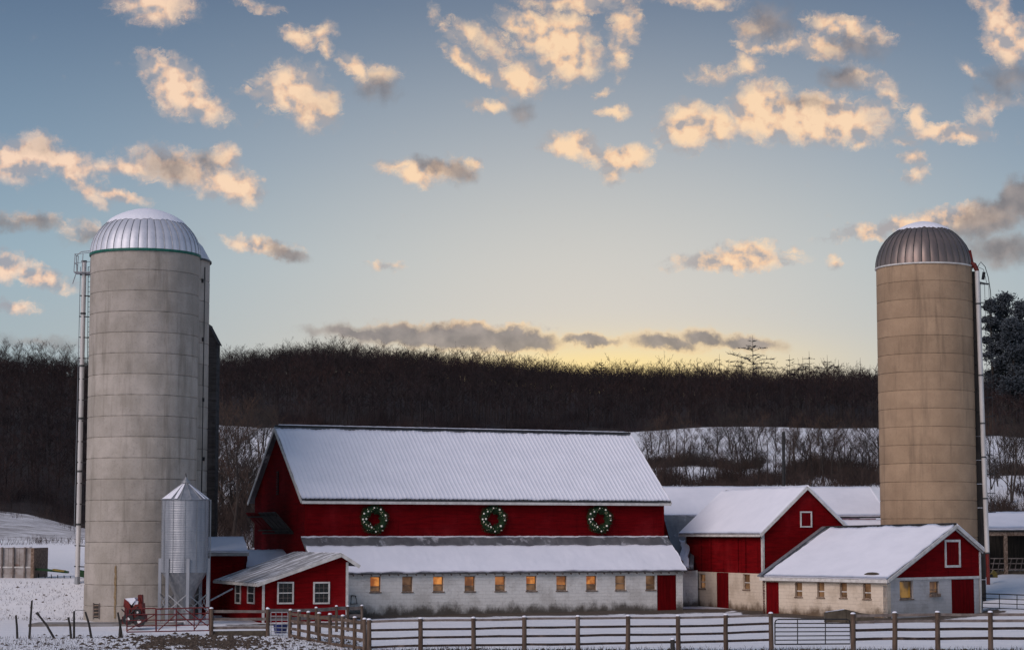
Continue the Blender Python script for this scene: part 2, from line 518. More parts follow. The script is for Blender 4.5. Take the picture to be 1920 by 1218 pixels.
M['grey_wood'] = mat('grey_weathered_board', (.21, .175, .16), (.13, .105, .095), scale=3, rough=.9, bump=.4)
M['black_wood'] = mat('blackened_board', (.022, .020, .020), (.045, .04, .036), scale=2, stretch=(3, 3, .3), rough=.9, bump=.4)
M['barn_wood'] = siding_mat('weathered_tower_boards', (.060, .058, .060), (.030, .029, .031), .2)
M['red_pipe'] = mat('red_gate_pipe', (.15, .014, .016), (.08, .012, .014), scale=5, rough=.6)
M['machine_red'] = mat('faded_red_machine_paint', (.17, .016, .012), (.08, .012, .010), scale=3, rough=.55, bump=.1)
M['pipe_white'] = mat('pale_pipe_metal', (.62, .60, .59), (.48, .46, .45), scale=1.5, stretch=(1, 1, .2), rough=.5, metal=.2)
M['black_iron'] = mat('black_iron', (.02, .02, .022), (.035, .033, .033), scale=6, rough=.55, metal=.2)
M['glass'] = mat('dark_window_glass', (.008, .010, .010), rough=.12, spec=.5)
M['lit_bright'] = lit_mat('bright_lamplit_pane', (.30, .075, .008), (.88, .33, .07), .75)
M['lit_mid'] = lit_mat('amber_lamplit_pane', (.16, .05, .012), (.50, .18, .045), .72)
M['lit_dim'] = lit_mat('dim_brown_pane', (.085, .035, .014), (.24, .125, .06), .70)
M['lit_low'] = lit_mat('dim_lower_pane', (.07, .035, .018), (.26, .13, .06), .7)
M['lit_yellow'] = lit_mat('dim_yellow_pane', (.06, .03, .008), (.30, .15, .02), .7, 1.2)
M['sill_wood'] = mat('worn_sill_wood', (.30, .22, .17), (.13, .085, .06), scale=6, rough=.9, bump=.3)
M['branch'] = mat('bare_branch_bark', (.050, .040, .036), (.030, .024, .022), scale=2, rough=.95)
M['branch_brown'] = mat('brown_twig_bark', (.085, .055, .042), (.050, .034, .028), scale=2, rough=.95)
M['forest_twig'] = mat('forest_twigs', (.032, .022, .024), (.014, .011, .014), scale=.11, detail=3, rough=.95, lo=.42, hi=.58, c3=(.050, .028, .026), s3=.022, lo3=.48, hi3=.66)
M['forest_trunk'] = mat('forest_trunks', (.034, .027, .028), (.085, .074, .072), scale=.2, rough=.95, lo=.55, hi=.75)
M['pine'] = mat('hazed_pine_needles', (.045, .056, .070), (.070, .082, .098), scale=.1, rough=.9)  # blue-grey haze of the distance is mixed into the needle colour
M['needle'] = mat('wreath_needles', (.012, .035, .014), (.025, .055, .02), scale=6, rough=.8)
M['brush'] = mat('brown_brush', (.060, .040, .034), (.035, .025, .023), scale=.3, rough=.95)
M['clod'] = mat('mud_clod', (.05, .038, .03), (.09, .07, .055), scale=3, rough=.95)
M['stone_dark'] = mat('dark_mossy_stone', (.060, .048, .036), (.10, .082, .06), scale=2, rough=.95, bump=.6)
M['slab'] = mat('wet_concrete_slab', (.17, .15, .13), (.28, .27, .27), scale=.8, rough=.8, bump=.3)
M['bunk'] = mat('stained_pale_boards', (.42, .39, .38), (.26, .22, .20), scale=1.4, rough=.85, c3=(.20, .10, .07), s3=.7, lo3=.58, hi3=.7)
M['green_paint'] = mat('green_machine_paint', (.010, .055, .014), (.008, .032, .010), scale=3, rough=.5)
M['yellow_paint'] = mat('yellow_machine_paint', (.26, .18, .03), (.16, .12, .03), scale=3, rough=.5)
M['blue_paint'] = mat('blue_tub_plastic', (.01, .02, .12), (.01, .015, .07), scale=3, rough=.5)
M['rust'] = mat('rust_streak', (.20, .13, .06), (.28, .21, .13), scale=5, rough=.9)


def glow_mat(name, c, e):
    m = bpy.data.materials.new(name)
    m.use_nodes = True
    bs = m.node_tree.nodes['Principled BSDF']
    bs.inputs['Base Color'].default_value = (*c, 1)
    bs.inputs['Emission Color'].default_value = (*c, 1)
    bs.inputs['Emission Strength'].default_value = e
    bs.inputs['Roughness'].default_value = .3
    return m


M['bauble'] = glow_mat('glowing_white_bauble', (.80, .76, .68), .04)  # baubles are no lamps; a faint glow of their own is added
M['fairy'] = glow_mat('warm_fairy_bulb', (1.0, .85, .6), .45)


# ---------------------------------------------------------------- geometry helpers
class MB:
    def __init__(s):
        s.v = []
        s.f = []

    def add(s, vs, fs):
        o = len(s.v)
        s.v.extend([tuple(p) for p in vs])
        s.f.extend([tuple(i + o for i in f) for f in fs])
        return s

    def hexa(s, p):
        """8 points: bottom ring 0-3, top ring 4-7"""
        return s.add(p, [(3, 2, 1, 0), (4, 5, 6, 7), (0, 1, 5, 4), (1, 2, 6, 5), (2, 3, 7, 6), (3, 0, 4, 7)])

    def box(s, x0, x1, y0, y1, z0, z1):
        return s.hexa([(x0, y0, z0), (x1, y0, z0), (x1, y1, z0), (x0, y1, z0), (x0, y0, z1), (x1, y0, z1), (x1, y1, z1), (x0, y1, z1)])

    def tube(s, pts, rad, n=8, cap=True):
        pts = [Vector(p) for p in pts]
        if not isinstance(rad, (list, tuple)):
            rad = [rad] * len(pts)
        rings = []
        prev = None
        for i, p in enumerate(pts):
            d = (pts[min(i + 1, len(pts) - 1)] - pts[max(i - 1, 0)])
            if d.length < 1e-9:
                d = Vector((0, 0, 1))
            d.normalize()
            ref = prev if prev is not None else (Vector((0, 0, 1)) if abs(d.z) < .9 else Vector((1, 0, 0)))
            a = d.cross(ref)
            if a.length < 1e-6:
                a = d.cross(Vector((0, 1, 0)))
            a.normalize()
            bb = d.cross(a)
            prev = -bb if prev is None and False else ref
            rings.append([p + (a * math.cos(2 * math.pi * k / n) + bb * math.sin(2 * math.pi * k / n)) * rad[i] for k in range(n)])
        vs = [q for r in rings for q in r]
        fs = []
        for i in range(len(pts) - 1):
            for k in range(n):
                k2 = (k + 1) % n
                fs.append((i * n + k, i * n + k2, (i + 1) * n + k2, (i + 1) * n + k))
        if cap:
            fs.append(tuple(range(n))[::-1])
            fs.append(tuple((len(pts) - 1) * n + k for k in range(n)))
        return s.add(vs, fs)

    def bar(s, p0, p1, w, h, up=(0, 0, 1)):
        """rectangular bar from p0 to p1, w across, h along up"""
        p0, p1 = Vector(p0), Vector(p1)
        d = (p1 - p0).normalized()
        a = d.cross(Vector(up)).normalized() * (w / 2)
        u = a.cross(d).normalized() * (h / 2)
        return s.hexa([p0 - a - u, p0 + a - u, p1 + a - u, p1 - a - u, p0 - a + u, p0 + a + u, p1 + a + u, p1 - a + u])

    def lathe(s, prof, n=48, a0=0.0, a1=2 * math.pi, cx=0, cy=0):
        full = abs(a1 - a0 - 2 * math.pi) < 1e-6
        m = n if full else n + 1
        vs = []
        for (r, z) in prof:
            for k in range(m):
                a = a0 + (a1 - a0) * k / n
                vs.append((cx + r * math.cos(a), cy + r * math.sin(a), z))
        fs = []
        for i in range(len(prof) - 1):
            for k in range(n):
                k2 = (k + 1) % m
                fs.append((i * m + k, i * m + k2, (i + 1) * m + k2, (i + 1) * m + k))
        return s.add(vs, fs)

    def poly_prism(s, pts, d):
        """pts: planar loop, d: extrusion vector"""
        n = len(pts)
        d = Vector(d)
        vs = [Vector(p) for p in pts] + [Vector(p) + d for p in pts]
        fs = [tuple(range(n))[::-1], tuple(range(n, 2 * n))]
        for k in range(n):
            k2 = (k + 1) % n
            fs.append((k, k2, n + k2, n + k))
        return s.add(vs, fs)

    def mesh(s, name, material, smooth=False, fix=True):
        me = bpy.data.meshes.new(name)
        me.from_pydata(s.v, [], s.f)
        if fix:
            bm = bmesh.new()
            bm.from_mesh(me)
            bmesh.ops.recalc_face_normals(bm, faces=bm.faces)
            bm.to_mesh(me)
            bm.free()
        if smooth:
            me.polygons.foreach_set('use_smooth', [True] * len(me.polygons))
        me.materials.append(material)
        me.update()
        return me

    def build(s, name, material, parent=None, smooth=False, label=None, fix=True, kind=None):
        o = bpy.data.objects.new(name, s.mesh(name, material, smooth, fix))
        C.objects.link(o)
        if parent is not None:
            o.parent = parent
        if label:
            o['label'] = label
        if kind:
            o['kind'] = kind
        return o


def share(me, name, parent=None, loc=(0, 0, 0), rz=0.0, label=None, scale=None):
    o = bpy.data.objects.new(name, me)
    C.objects.link(o)
    o.location = loc
    o.rotation_euler = (0, 0, rz)
    if scale:
        o.scale = scale
    if parent is not None:
        o.parent = parent
    if label:
        o['label'] = label
    return o


def thing(name, label, cat, loc=(0, 0, 0), rz=0.0, group=None):
    o = bpy.data.objects.new(name, None)
    C.objects.link(o)
    o.empty_display_size = .5
    o.location = loc
    o.rotation_euler = (0, 0, rz)
    o['label'] = label
    o['category'] = cat
    if group:
        o['group'] = group
    return o


def tag(o, label, cat, group=None):
    o['label'] = label
    o['category'] = cat
    if group:
        o['group'] = group
    return o


class Frame:
    """a building's own axes: a along its front, b to its back, z up; c = plan corner"""
    def __init__(s, x, y, ang):
        s.o = Vector((x, y, 0))
        s.ang = ang
        s.a = Vector((math.cos(ang), math.sin(ang), 0))
        s.b = Vector((-math.sin(ang), math.cos(ang), 0))

    def loc(s, p):
        q = Vector(p) - s.o
        return Vector((q.dot(s.a), q.dot(s.b), p[2]))

    def wor(s, a, b_, z):
        return s.o + s.a * a + s.b * b_ + Vector((0, 0, z))

    def hit_b(s, px, py, b0):
        d = ray(px, py)
        o = Vector((0, 0, CAMZ))
        t = (b0 - (o - s.o).dot(s.b)) / d.dot(s.b)
        return s.loc(o + d * t)

    def hit_a(s, px, py, a0):
        d = ray(px, py)
        o = Vector((0, 0, CAMZ))
        t = (a0 - (o - s.o).dot(s.a)) / d.dot(s.a)
        return s.loc(o + d * t)


def wmap(wall, u, z, d):
    """wall = (axis, offset, outward sign); d metres outward"""
    ax, off, sg = wall
    return (u, off + sg * d, z) if ax == 'b' else (off + sg * d, u, z)


def wbox(mb, wall, u0, u1, z0, z1, d0, d1):
    pts = [wmap(wall, u, z, d) for z in (z0, z1) for (u, d) in ((u0, d0), (u1, d0), (u1, d1), (u0, d1))]
    return mb.hexa(pts)


def wall_panel(mb, wall, u0, u1, z0, z1, holes=(), th=.3):
    us = sorted({u0, u1, *[h[0] for h in holes], *[h[1] for h in holes]})
    zs = sorted({z0, z1, *[h[2] for h in holes], *[h[3] for h in holes]})
    us = [u for u in us if u0 <= u <= u1]
    zs = [z for z in zs if z0 <= z <= z1]

    def solid(i, j):
        if i < 0 or j < 0 or i >= len(us) - 1 or j >= len(zs) - 1:
            return False
        uc, zc = (us[i] + us[i + 1]) / 2, (zs[j] + zs[j + 1]) / 2
        return not any(h[0] < uc < h[1] and h[2] < zc < h[3] for h in holes)
    for i in range(len(us) - 1):
        for j in range(len(zs) - 1):
            if not solid(i, j):
                continue
            a, c, e, f = us[i], us[i + 1], zs[j], zs[j + 1]
            for d in (0, -th):
                mb.add([wmap(wall, a, e, d), wmap(wall, c, e, d), wmap(wall, c, f, d), wmap(wall, a, f, d)], [(0, 1, 2, 3)])
            if not solid(i - 1, j):
                mb.add([wmap(wall, a, e, 0), wmap(wall, a, f, 0), wmap(wall, a, f, -th), wmap(wall, a, e, -th)], [(0, 1, 2, 3)])
            if not solid(i + 1, j):
                mb.add([wmap(wall, c, e, 0), wmap(wall, c, f, 0), wmap(wall, c, f, -th), wmap(wall, c, e, -th)], [(0, 1, 2, 3)])
            if not solid(i, j - 1):
                mb.add([wmap(wall, a, e, 0), wmap(wall, c, e, 0), wmap(wall, c, e, -th), wmap(wall, a, e, -th)], [(0, 1, 2, 3)])
            if not solid(i, j + 1):
                mb.add([wmap(wall, a, f, 0), wmap(wall, c, f, 0), wmap(wall, c, f, -th), wmap(wall, a, f, -th)], [(0, 1, 2, 3)])
    return mb


def sheet(p00, p10, p01, p11, nu, nv, th=.1, ribs=0.0, pitch=.3, rag0=0.0, rag1=0.0, ragu=0.0, seed=0.0, lump=.0, ripple=0.0):
    """a covering (snow or metal) lying on the slope p00-p10 (eave) to p01-p11 (ridge), with thickness, ribs and ragged edges"""
    p00, p10, p01, p11 = map(Vector, (p00, p10, p01, p11))
    eu = (p10 - p00)
    ev = (p01 - p00)
    nrm = eu.cross(ev).normalized()
    if nrm.z < 0:
        nrm = -nrm
    L = eu.length
    W = ev.length
    mb = MB()
    top = []
    base = []
    for i in range(nu + 1):
        s = i / nu
        x = s * L
        t0 = rag0 / W * (.5 + fbm(x * .9, seed, 1.0)) if rag0 else 0
        t1 = 1 - (rag1 / W * (.5 + fbm(x * .9, seed, 5.0)) if rag1 else 0)
        for j in range(nv + 1):
            t = lerp(t0, t1, j / nv)
            ss = s
            if ragu:
                y = t * W
                lo = ragu / L * (.5 + fbm(y * .9, seed, 9.0))
                hi = 1 - ragu / L * (.5 + fbm(y * .9, seed, 13.0))
                ss = lerp(lo, hi, s)
            p = lerp(lerp(p00, p10, ss), lerp(p01, p11, ss), t)
            h = th
            if ribs:
                h += ribs * max(0.0, math.cos(2 * math.pi * x / pitch)) ** 1.5
            if lump:
                h += lump * fbm(x * .5, t * W * .5, seed)
            if ripple:
                h += ripple * fbm(x * 3, t * W * 2, seed)
            top.append(p + nrm * h)
            base.append(p)
    n = nv + 1
    o = len(top)
    fs = []
    for i in range(nu):
        for j in range(nv):
            fs.append((i * n + j, (i + 1) * n + j, (i + 1) * n + j + 1, i * n + j + 1))
    for i in range(nu):
        fs.append((i * n, (i + 1) * n, o + (i + 1) * n, o + i * n))
        fs.append((i * n + nv, (i + 1) * n + nv, o + (i + 1) * n + nv, o + i * n + nv))
    for j in range(nv):
        fs.append((j, j + 1, o + j + 1, o + j))
        fs.append((nu * n + j, nu * n + j + 1, o + nu * n + j + 1, o + nu * n + j))
    mb.add(top + base, fs)
    return mb


def slab(p00, p10, p01, p11, th):
    """flat slab below the four points (th downward along the normal)"""
    p = [Vector(q) for q in (p00, p10, p11, p01)]
    nrm = (p[1] - p[0]).cross(p[3] - p[0]).normalized()
    if nrm.z < 0:
        nrm = -nrm
    return MB().hexa([q - nrm * th for q in p] + p)


# ---------------------------------------------------------------- ground
def ridge_py(q):
    return float(np.interp(q, [-400, 0, 60, 140, 410, 480, 560, 640, 700, 800, 900, 1000, 1100, 1200, 1300, 1400, 1500, 1640, 1700, 1850, 1920, 2400],
                           [640, 645, 646, 656, 664, 660, 650, 650, 652, 659, 668, 677, 686, 691, 694, 698, 702, 702, 705, 710, 714, 726]))


def edge_py(q):
    return float(np.interp(q, [405, 505, 800, 1190, 1300, 1400, 1650, 1850, 1920, 2300], [797, 803, 808, 813, 805, 801, 801, 818, 823, 830]))


def edge_py_left(q):
    return float(np.interp(q, [-600, 0, 60, 140, 200], [930, 958, 967, 988, 998]))


def terr(x, y, rough=True):
    q = CX + F * x / max(y, 85.0)
    q = max(-1400.0, min(3400.0, q))
    wl = 1 - sm(q, 190, 330)
    wr = sm(q, 1780, 1880)
    rp = ridge_py(q) + 50
    top = zp(rp, 1200)
    ec = zp(edge_py(q), 600)
    zc = float(np.interp(y, [-400, 112, 150, 175, 222, 340, 450, 600, 850, 1200, 1450, 2200, 4000],
                         [0, 0, .15, 1.5, zp(914, 222), zp(853, 340), zp(826, 450), ec, lerp(ec, top, .52), top, top - 6, top - 60, top - 120]))
    if wr > 0:
        zr = float(np.interp(y, [-400, 112, 150, 166, 185, 222, 340, 450, 600, 850, 1200, 1450, 2200, 4000],
                             [0, 0, .5, 1.9, 2.4, zp(920, 222), zp(860, 340), zp(840, 450), ec, lerp(ec, top, .52), top, top - 6, top - 60, top - 120]))
        zc = lerp(zc, zr, wr)
    if wl > 0:
        el_ = zp(edge_py_left(q), 540)
        zl = float(np.interp(y, [-400, 120, 124.2, 131.5, 160, 425, 440, 540, 850, 1200, 1450, 2200, 4000],
                             [0, 0, .15, 2.25, 2.4, 2.4, 3.4, el_, lerp(el_, top, .5), top, top - 6, top - 60, top - 120]))
        zc = lerp(zc, zl, wl)
    if rough:
        zc += .07 * fbm(x * .25, y * .25) * sm(y, 20, 80)
        zc += 1.2 * fbm(x * .012, y * .012, 3.0) * sm(y, 180, 400)
    return zc


def forest_from(q):
    wl = 1 - sm(q, 190, 330)
    return lerp(600.0, 540.0, wl)


qs = sorted(set([*np.arange(-9000, -400, 400).tolist(), *np.arange(-400, 2320, 13).tolist(), *np.arange(2320, 11000, 400).tolist()]))
ys = [-300, -150, -60, 0, 30, 50, 65, 75, 82] + np.arange(85, 135, .8).tolist() + np.arange(135, 240, 3).tolist() + np.arange(240, 540, 10).tolist() + [540, 570, 600] + np.arange(630, 1260, 30).tolist() + [1300, 1400, 1600, 1900, 2300, 3000, 4000]
V = []
cov = []
for y in ys:
    for q in qs:
        x = (q - CX) / F * max(y, 85.0)
        V.append((x, y, terr(x, y)))
        mud = 0.0
        # trodden and thawed places: along the barn foot, the left yard, round the fences
        pxg = q
        if 85 < y < 140:
            d1 = abs((y - 127.3) - .42 * (x + 12.1)) if -13 < x < 14 else 9
            mud = max(mud, 1.0 * (1 - sm(d1, 2.0, 7.5)))
            d2 = abs((y - 132.6) + .9 * (x - 15.3)) if 14 < x < 24 else 9
            if 11 < x < 17 and 130 < y < 141:
                mud = max(mud, .9 * (1 - sm(abs(x - (16.2 - .42 * (y - 135.5))), .5, 3.5)))
            if 14.5 < x < 23.5:
                d3 = abs((y - 124.6) + .90 * (x - 22.6))
                mud = max(mud, .95 * (1 - sm(d3, 2.0, 6.0)))
            if 22 < x < 31:
                mud = max(mud, .75 * (1 - sm(abs((y - 123.4) - 1.11 * (x - 22.6)), 1.0, 5.0)))
            if -16 < x < -8:
                mud = max(mud, .7 * (1 - sm(abs(y - 118 - (x + 14) * .3), .5, 2.5)))
            yard = sm(q, 200, 300) * (1 - sm(q, 500, 620)) * sm(y, 92, 97) * (1 - sm(y, 108, 118))
            mud = max(mud, .21 * yard)
            mud = max(mud, .30 * (1 - sm(abs(y - 91.5), .5, 3.0)))
            mud = max(mud, .12 * (1 - sm(q, 160, 260)) * sm(y, 123, 125) * (1 - sm(y, 128, 132)))
            mud = max(mud, .14 * (1 - sm(q, 120, 300)) * (1 - sm(abs(y - 98), 1, 5)))
        stub = 0.0
        wl = 1 - sm(q, 190, 330)
        if wl > 0 and 430 < y < 545:
            stub = wl * .95
        elif wl > 0 and 140 < y <= 430:
            stub = wl * .15
        elif y > 180:
            stub = .12
        if 222 < y < 600 and q > 1350 and stub < .2:
            stub = .22
        cov.append((mud, stub, 0, 1))
nq = len(qs)
gf, hf = [], []
for i in range(len(ys) - 1):
    for j in range(nq - 1):
        fc = (i * nq + j, i * nq + j + 1, (i + 1) * nq + j + 1, (i + 1) * nq + j)
        if ys[i] >= forest_from(qs[j]) - 1:
            hf.append(fc)
        else:
            gf.append(fc)


def sub_mesh(name, faces, material):
    ids = sorted({k for f in faces for k in f})
    mp = {k: i for i, k in enumerate(ids)}
    me = bpy.data.meshes.new(name)
    me.from_pydata([V[k] for k in ids], [], [tuple(mp[k] for k in f) for f in faces])
    ca = me.color_attributes.new('cover', 'FLOAT_COLOR', 'POINT')
    ca.data.foreach_set('color', [c for k in ids for c in cov[k]])
    me.polygons.foreach_set('use_smooth', [True] * len(me.polygons))
    me.materials.append(material)
    o = bpy.data.objects.new(name, me)
    C.objects.link(o)
    o['kind'] = 'structure'
    return o


sub_mesh('ground', gf, M['ground'])
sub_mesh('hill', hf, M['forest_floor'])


# ---------------------------------------------------------------- windows and doors
def sash_window(parent, wall, u0, u1, z0, z1, pane, frame=M['sill_wood'], rail=.42, recess=.14, sill=True, rail_mat=None, fw=.05):
    """a recessed sash window in a wall opening; pane and rail lie behind the wall face"""
    fr_ = MB()
    for (a, c, e, f) in ((u0, u0 + fw, z0, z1), (u1 - fw, u1, z0, z1), (u0 + fw, u1 - fw, z1 - fw, z1), (u0 + fw, u1 - fw, z0, z0 + fw)):
        wbox(fr_, wall, a, c, e, f, -recess - .05, -recess + .02)
    w = fr_.build('window', frame, parent)
    zr = z0 + (z1 - z0) * rail
    p = MB()
    wbox(p, wall, u0 + .002, u1 - .002, zr, z1 - .002, -recess - .09, -recess - .055)
    p.build('pane', pane, w)
    p = MB()
    wbox(p, wall, u0 + .002, u1 - .002, z0 + .002, zr - .002, -recess - .09, -recess - .055)
    p.build('pane', M['lit_low'], w)
    r = MB()
    wbox(r, wall, u0 + fw, u1 - fw, zr - .03, zr + .03, -recess - .05, -recess + .01)
    r.build('meeting_rail', rail_mat or frame, w)
    if sill:
        s_ = MB()
        wbox(s_, wall, u0 - .05, u1 + .05, z0 - .07, z0 - .003, -recess, .05)
        s_.build('sill', frame, w)
    return w


def framed_window(parent, wall, u0, u1, z0, z1, cols=3, rows=2, inner=M['glass'], trim=.09, name='window', frame=M['white_trim'], mid=True):
    """a window or loft hatch with a proud painted frame; outer size given"""
    fr_ = MB()
    for (a, c, e, f) in ((u0, u0 + trim, z0, z1), (u1 - trim, u1, z0, z1), (u0 + trim, u1 - trim, z1 - trim, z1), (u0 + trim, u1 - trim, z0, z0 + trim)):
        wbox(fr_, wall, a, c, e, f, .002, .06)
    w = fr_.build(name, frame, parent)
    p = MB()
    wbox(p, wall, u0 + trim, u1 - trim, z0 + trim, z1 - trim, .004, .015)
    p.build('pane' if inner is M['glass'] else 'panel', inner, w)
    if mid:
        r = MB()
        zc = (z0 + z1) / 2
        wbox(r, wall, u0 + trim, u1 - trim, zc - .03, zc + .03, .016, .05)
        r.build('meeting_rail', frame, w)
        g = MB()
        for (e, f) in ((z0 + trim, zc - .03), (zc + .03, z1 - trim)):
            for k in range(1, cols):
                u = lerp(u0 + trim, u1 - trim, k / cols)
                wbox(g, wall, u - .011, u + .011, e, f, .016, .026)
            for k in range(1, rows):
                z = lerp(e, f, k / rows)
                wbox(g, wall, u0 + trim, u1 - trim, z - .011, z + .011, .0165, .024)
        g.build('muntins', M['grey_wood'], w)
    return w


def plank_door(parent, wall, u0, u1, z0, z1, material=M['red_door'], n=5, d=-.06, name='door', frame=None):
    base = MB()
    wbox(base, wall, u0 - .02, u1 + .02, z0, z1 + .02, d - .06, d - .02)
    dr = base.build(name, M['black_iron'], parent)
    me = None
    for k in range(n):
        a = lerp(u0, u1, k / n)
        c = lerp(u0, u1, (k + 1) / n)
        m_ = MB()
        wbox(m_, wall, a + .006, c - .006, z0 + .01, z1, d - .018, d + .02 + .004 * (k % 2))
        m_.build('plank', material, dr)
    return dr


# ---------------------------------------------------------------- main barn
p0 = at(570, 1150, 130)
BA = Frame(p0.x, 130.0, math.radians(23))
barn = thing('barn', 'long red main barn with snowy gable roof and whitewashed lower wing with lit windows', 'barn', (p0.x, 130, 0), BA.ang)
Lb = BA.hit_b(1244, 950, 0).x
Wb = 11.3
z_eave = BA.hit_b(900, 930, 0).z
z_ridge = BA.hit_b(850, 808, Wb / 2).z
tanr = (z_ridge - z_eave) / (Wb / 2)
z_pent = BA.hit_b(900, 1004, 0).z
FW = ('b', 0.0, -1)
m_ = wall_panel(MB(), FW, 0, Lb, -.3, z_eave - .15, th=.25)
m_.build('front_wall', M['red'], barn)
m_ = MB().poly_prism([(0, .003, -.3), (0, Wb, -.3), (0, Wb, z_eave - .15), (0, Wb / 2, z_ridge - .15), (0, .003, z_eave - .15)], (.22, 0, 0))
m_.build('gable_wall', M['red'], barn)
m_ = MB().poly_prism([(Lb, .003, -.3), (Lb, Wb, -.3), (Lb, Wb, z_eave - .15), (Lb, Wb / 2, z_ridge - .15), (Lb, .003, z_eave - .15)], (-.22, 0, 0))
m_.build('gable_wall', M['red'], barn)
m_ = MB().box(.22, Lb - .22, Wb - .22, Wb, -.3, z_eave - .15)
m_.build('rear_wall', M['red'], barn)
ov, oe = .35, .40
zf = z_eave - oe * tanr
e0, e1_ = (-ov, -oe, zf), (Lb + ov, -oe, zf)
r0, r1 = (-ov, Wb / 2, z_ridge), (Lb + ov, Wb / 2, z_ridge)
roof = slab(e0, e1_, r0, r1, .08).build('roof', M['roof_metal'], barn)
b0_, b1_ = (-ov, Wb + oe, zf), (Lb + ov, Wb + oe, zf)
slab(b0_, b1_, (-ov, Wb / 2, z_ridge), (Lb + ov, Wb / 2, z_ridge), .08).build('roof_slope', M['roof_metal'], roof)
n_rib = int(round((Lb + 2 * ov) / .29))
pitch = (Lb + 2 * ov) / n_rib
# corrugated metal showing at the eave, snow resting in the corrugations above it
sheet(e0, e1_, lerp(Vector(e0), Vector(r0), .05), lerp(Vector(e1_), Vector(r1), .05), n_rib * 8, 1, th=.012, ribs=.035, pitch=pitch).build('corrugated_edge', M['dark_metal'], roof, fix=False)
sheet(lerp(Vector(e0), Vector(r0), .012), lerp(Vector(e1_), Vector(r1), .012), lerp(Vector(e0), Vector(r0), .985), lerp(Vector(e1_), Vector(r1), .985),
      n_rib * 8, 26, th=.06, ribs=.030, pitch=pitch, rag0=.05, rag1=.12, ragu=.06, lump=.015, ripple=.006, seed=2.0).build('roof_snow', M['snow'], roof, smooth=True, fix=False)
sheet(b0_, b1_, (-ov, Wb / 2 + .05, z_ridge - .04), (Lb + ov, Wb / 2 + .05, z_ridge - .04), 120, 4, th=.1, lump=.02, seed=4.0).build('roof_snow', M['snow'], roof, smooth=True, fix=False)
MB().tube([(-ov, Wb / 2, z_ridge + .10), (Lb + ov, Wb / 2, z_ridge + .10)], .07, 8).build('ridge_cap', M['dark_metal'], roof)
sheet((-ov + .3, Wb / 2 - .03, z_ridge + .17), (Lb + ov - .4, Wb / 2 - .03, z_ridge + .17), (-ov + .3, Wb / 2 + .16, z_ridge + .15), (Lb + ov - .4, Wb / 2 + .16, z_ridge + .15), 100, 2, th=.05, ripple=.02, seed=8.).build('ridge_snow', M['snow'], roof, smooth=True, fix=False)
MB().bar((-ov, -oe - .03, zf - .14), (Lb + ov, -oe - .03, zf - .14), .05, .17).build('fascia_board', M['white_trim'], barn)
for (a_, s_) in ((-ov - .03, 1), (Lb + ov + .03, -1)):
    for (bb, zz) in ((-oe, zf), (Wb + oe, zf)):
        MB().bar((a_, bb, zz - .10), (a_, Wb / 2, z_ridge - .10), .05, .20).build('rake_board', M['white_trim'], barn)
MB().box(-.03, .10, -.035, -.004, z_pent, zf - .1).build('corner_board', M['red_door'], barn)
MB().box(Lb - .10, Lb + .03, -.035, -.004, z_pent, zf - .1).build('corner_board', M['red_door'], barn)
# narrow louvred slit near the top of the left gable
q1 = BA.hit_a(521, 905, 0)
lv = MB().box(-.05, -.004, q1.y - .22, q1.y + .22, q1.z - .75, q1.z + .75).build('louvre', M['black_wood'], barn)
for k in range(9):
    z = q1.z - .62 + k * .155
    MB().hexa([(-.10, q1.y - .2, z - .05), (-.10, q1.y + .2, z - .05), (-.052, q1.y + .2, z), (-.052, q1.y - .2, z), (-.10, q1.y - .2, z - .02), (-.10, q1.y + .2, z - .02), (-.052, q1.y + .2, z + .03), (-.052, q1.y - .2, z + .03)]).build('slat', M['red_door'], lv)
# hatch door of dark boards hinged at its foot, hanging open from the gable
h0 = BA.hit_a(551, 998, 0)
h1 = BA.hit_a(494, 1000, 0)
hz = (h0.z + h1.z) / 2
hatch = MB().bar((-.06, h0.y, hz), (-.06, h1.y, hz), .08, .10).build('hatch_door', M['black_wood'], barn, label='dark plank hatch door hanging open from the barn gable')
out, up = 1.25, 1.30
for k in range(7):
    t0_, t1_ = k / 7 + .008, (k + 1) / 7 - .008
    ya, yb = lerp(h0.y, h1.y, t0_), lerp(h0.y, h1.y, t1_)
    sh = .0
    A, B_, Cc, D = Vector((-.08, ya, hz + .05)), Vector((-.08, yb, hz + .05)), Vector((-out, yb + sh, hz + up)), Vector((-out, ya + sh, hz + up))
    off = Vector((.05, 0, .05)) * (.8 if k % 2 else 1.0)
    MB().hexa([A, B_, Cc, D, A + off, B_ + off, Cc + off, D + off]).build('plank', M['red_door'] if k in (4, 5, 6) else M['black_wood'], hatch)
for t in (.15, .85):
    a = Vector((-.08 + (-out + .08) * t, 0, hz + .05 + (up - .05) * t))
    MB().bar((a.x - .06, h0.y, a.z - .05), (a.x - .06, h1.y, a.z - .05), .08, .08).build('batten', M['black_wood'], hatch)

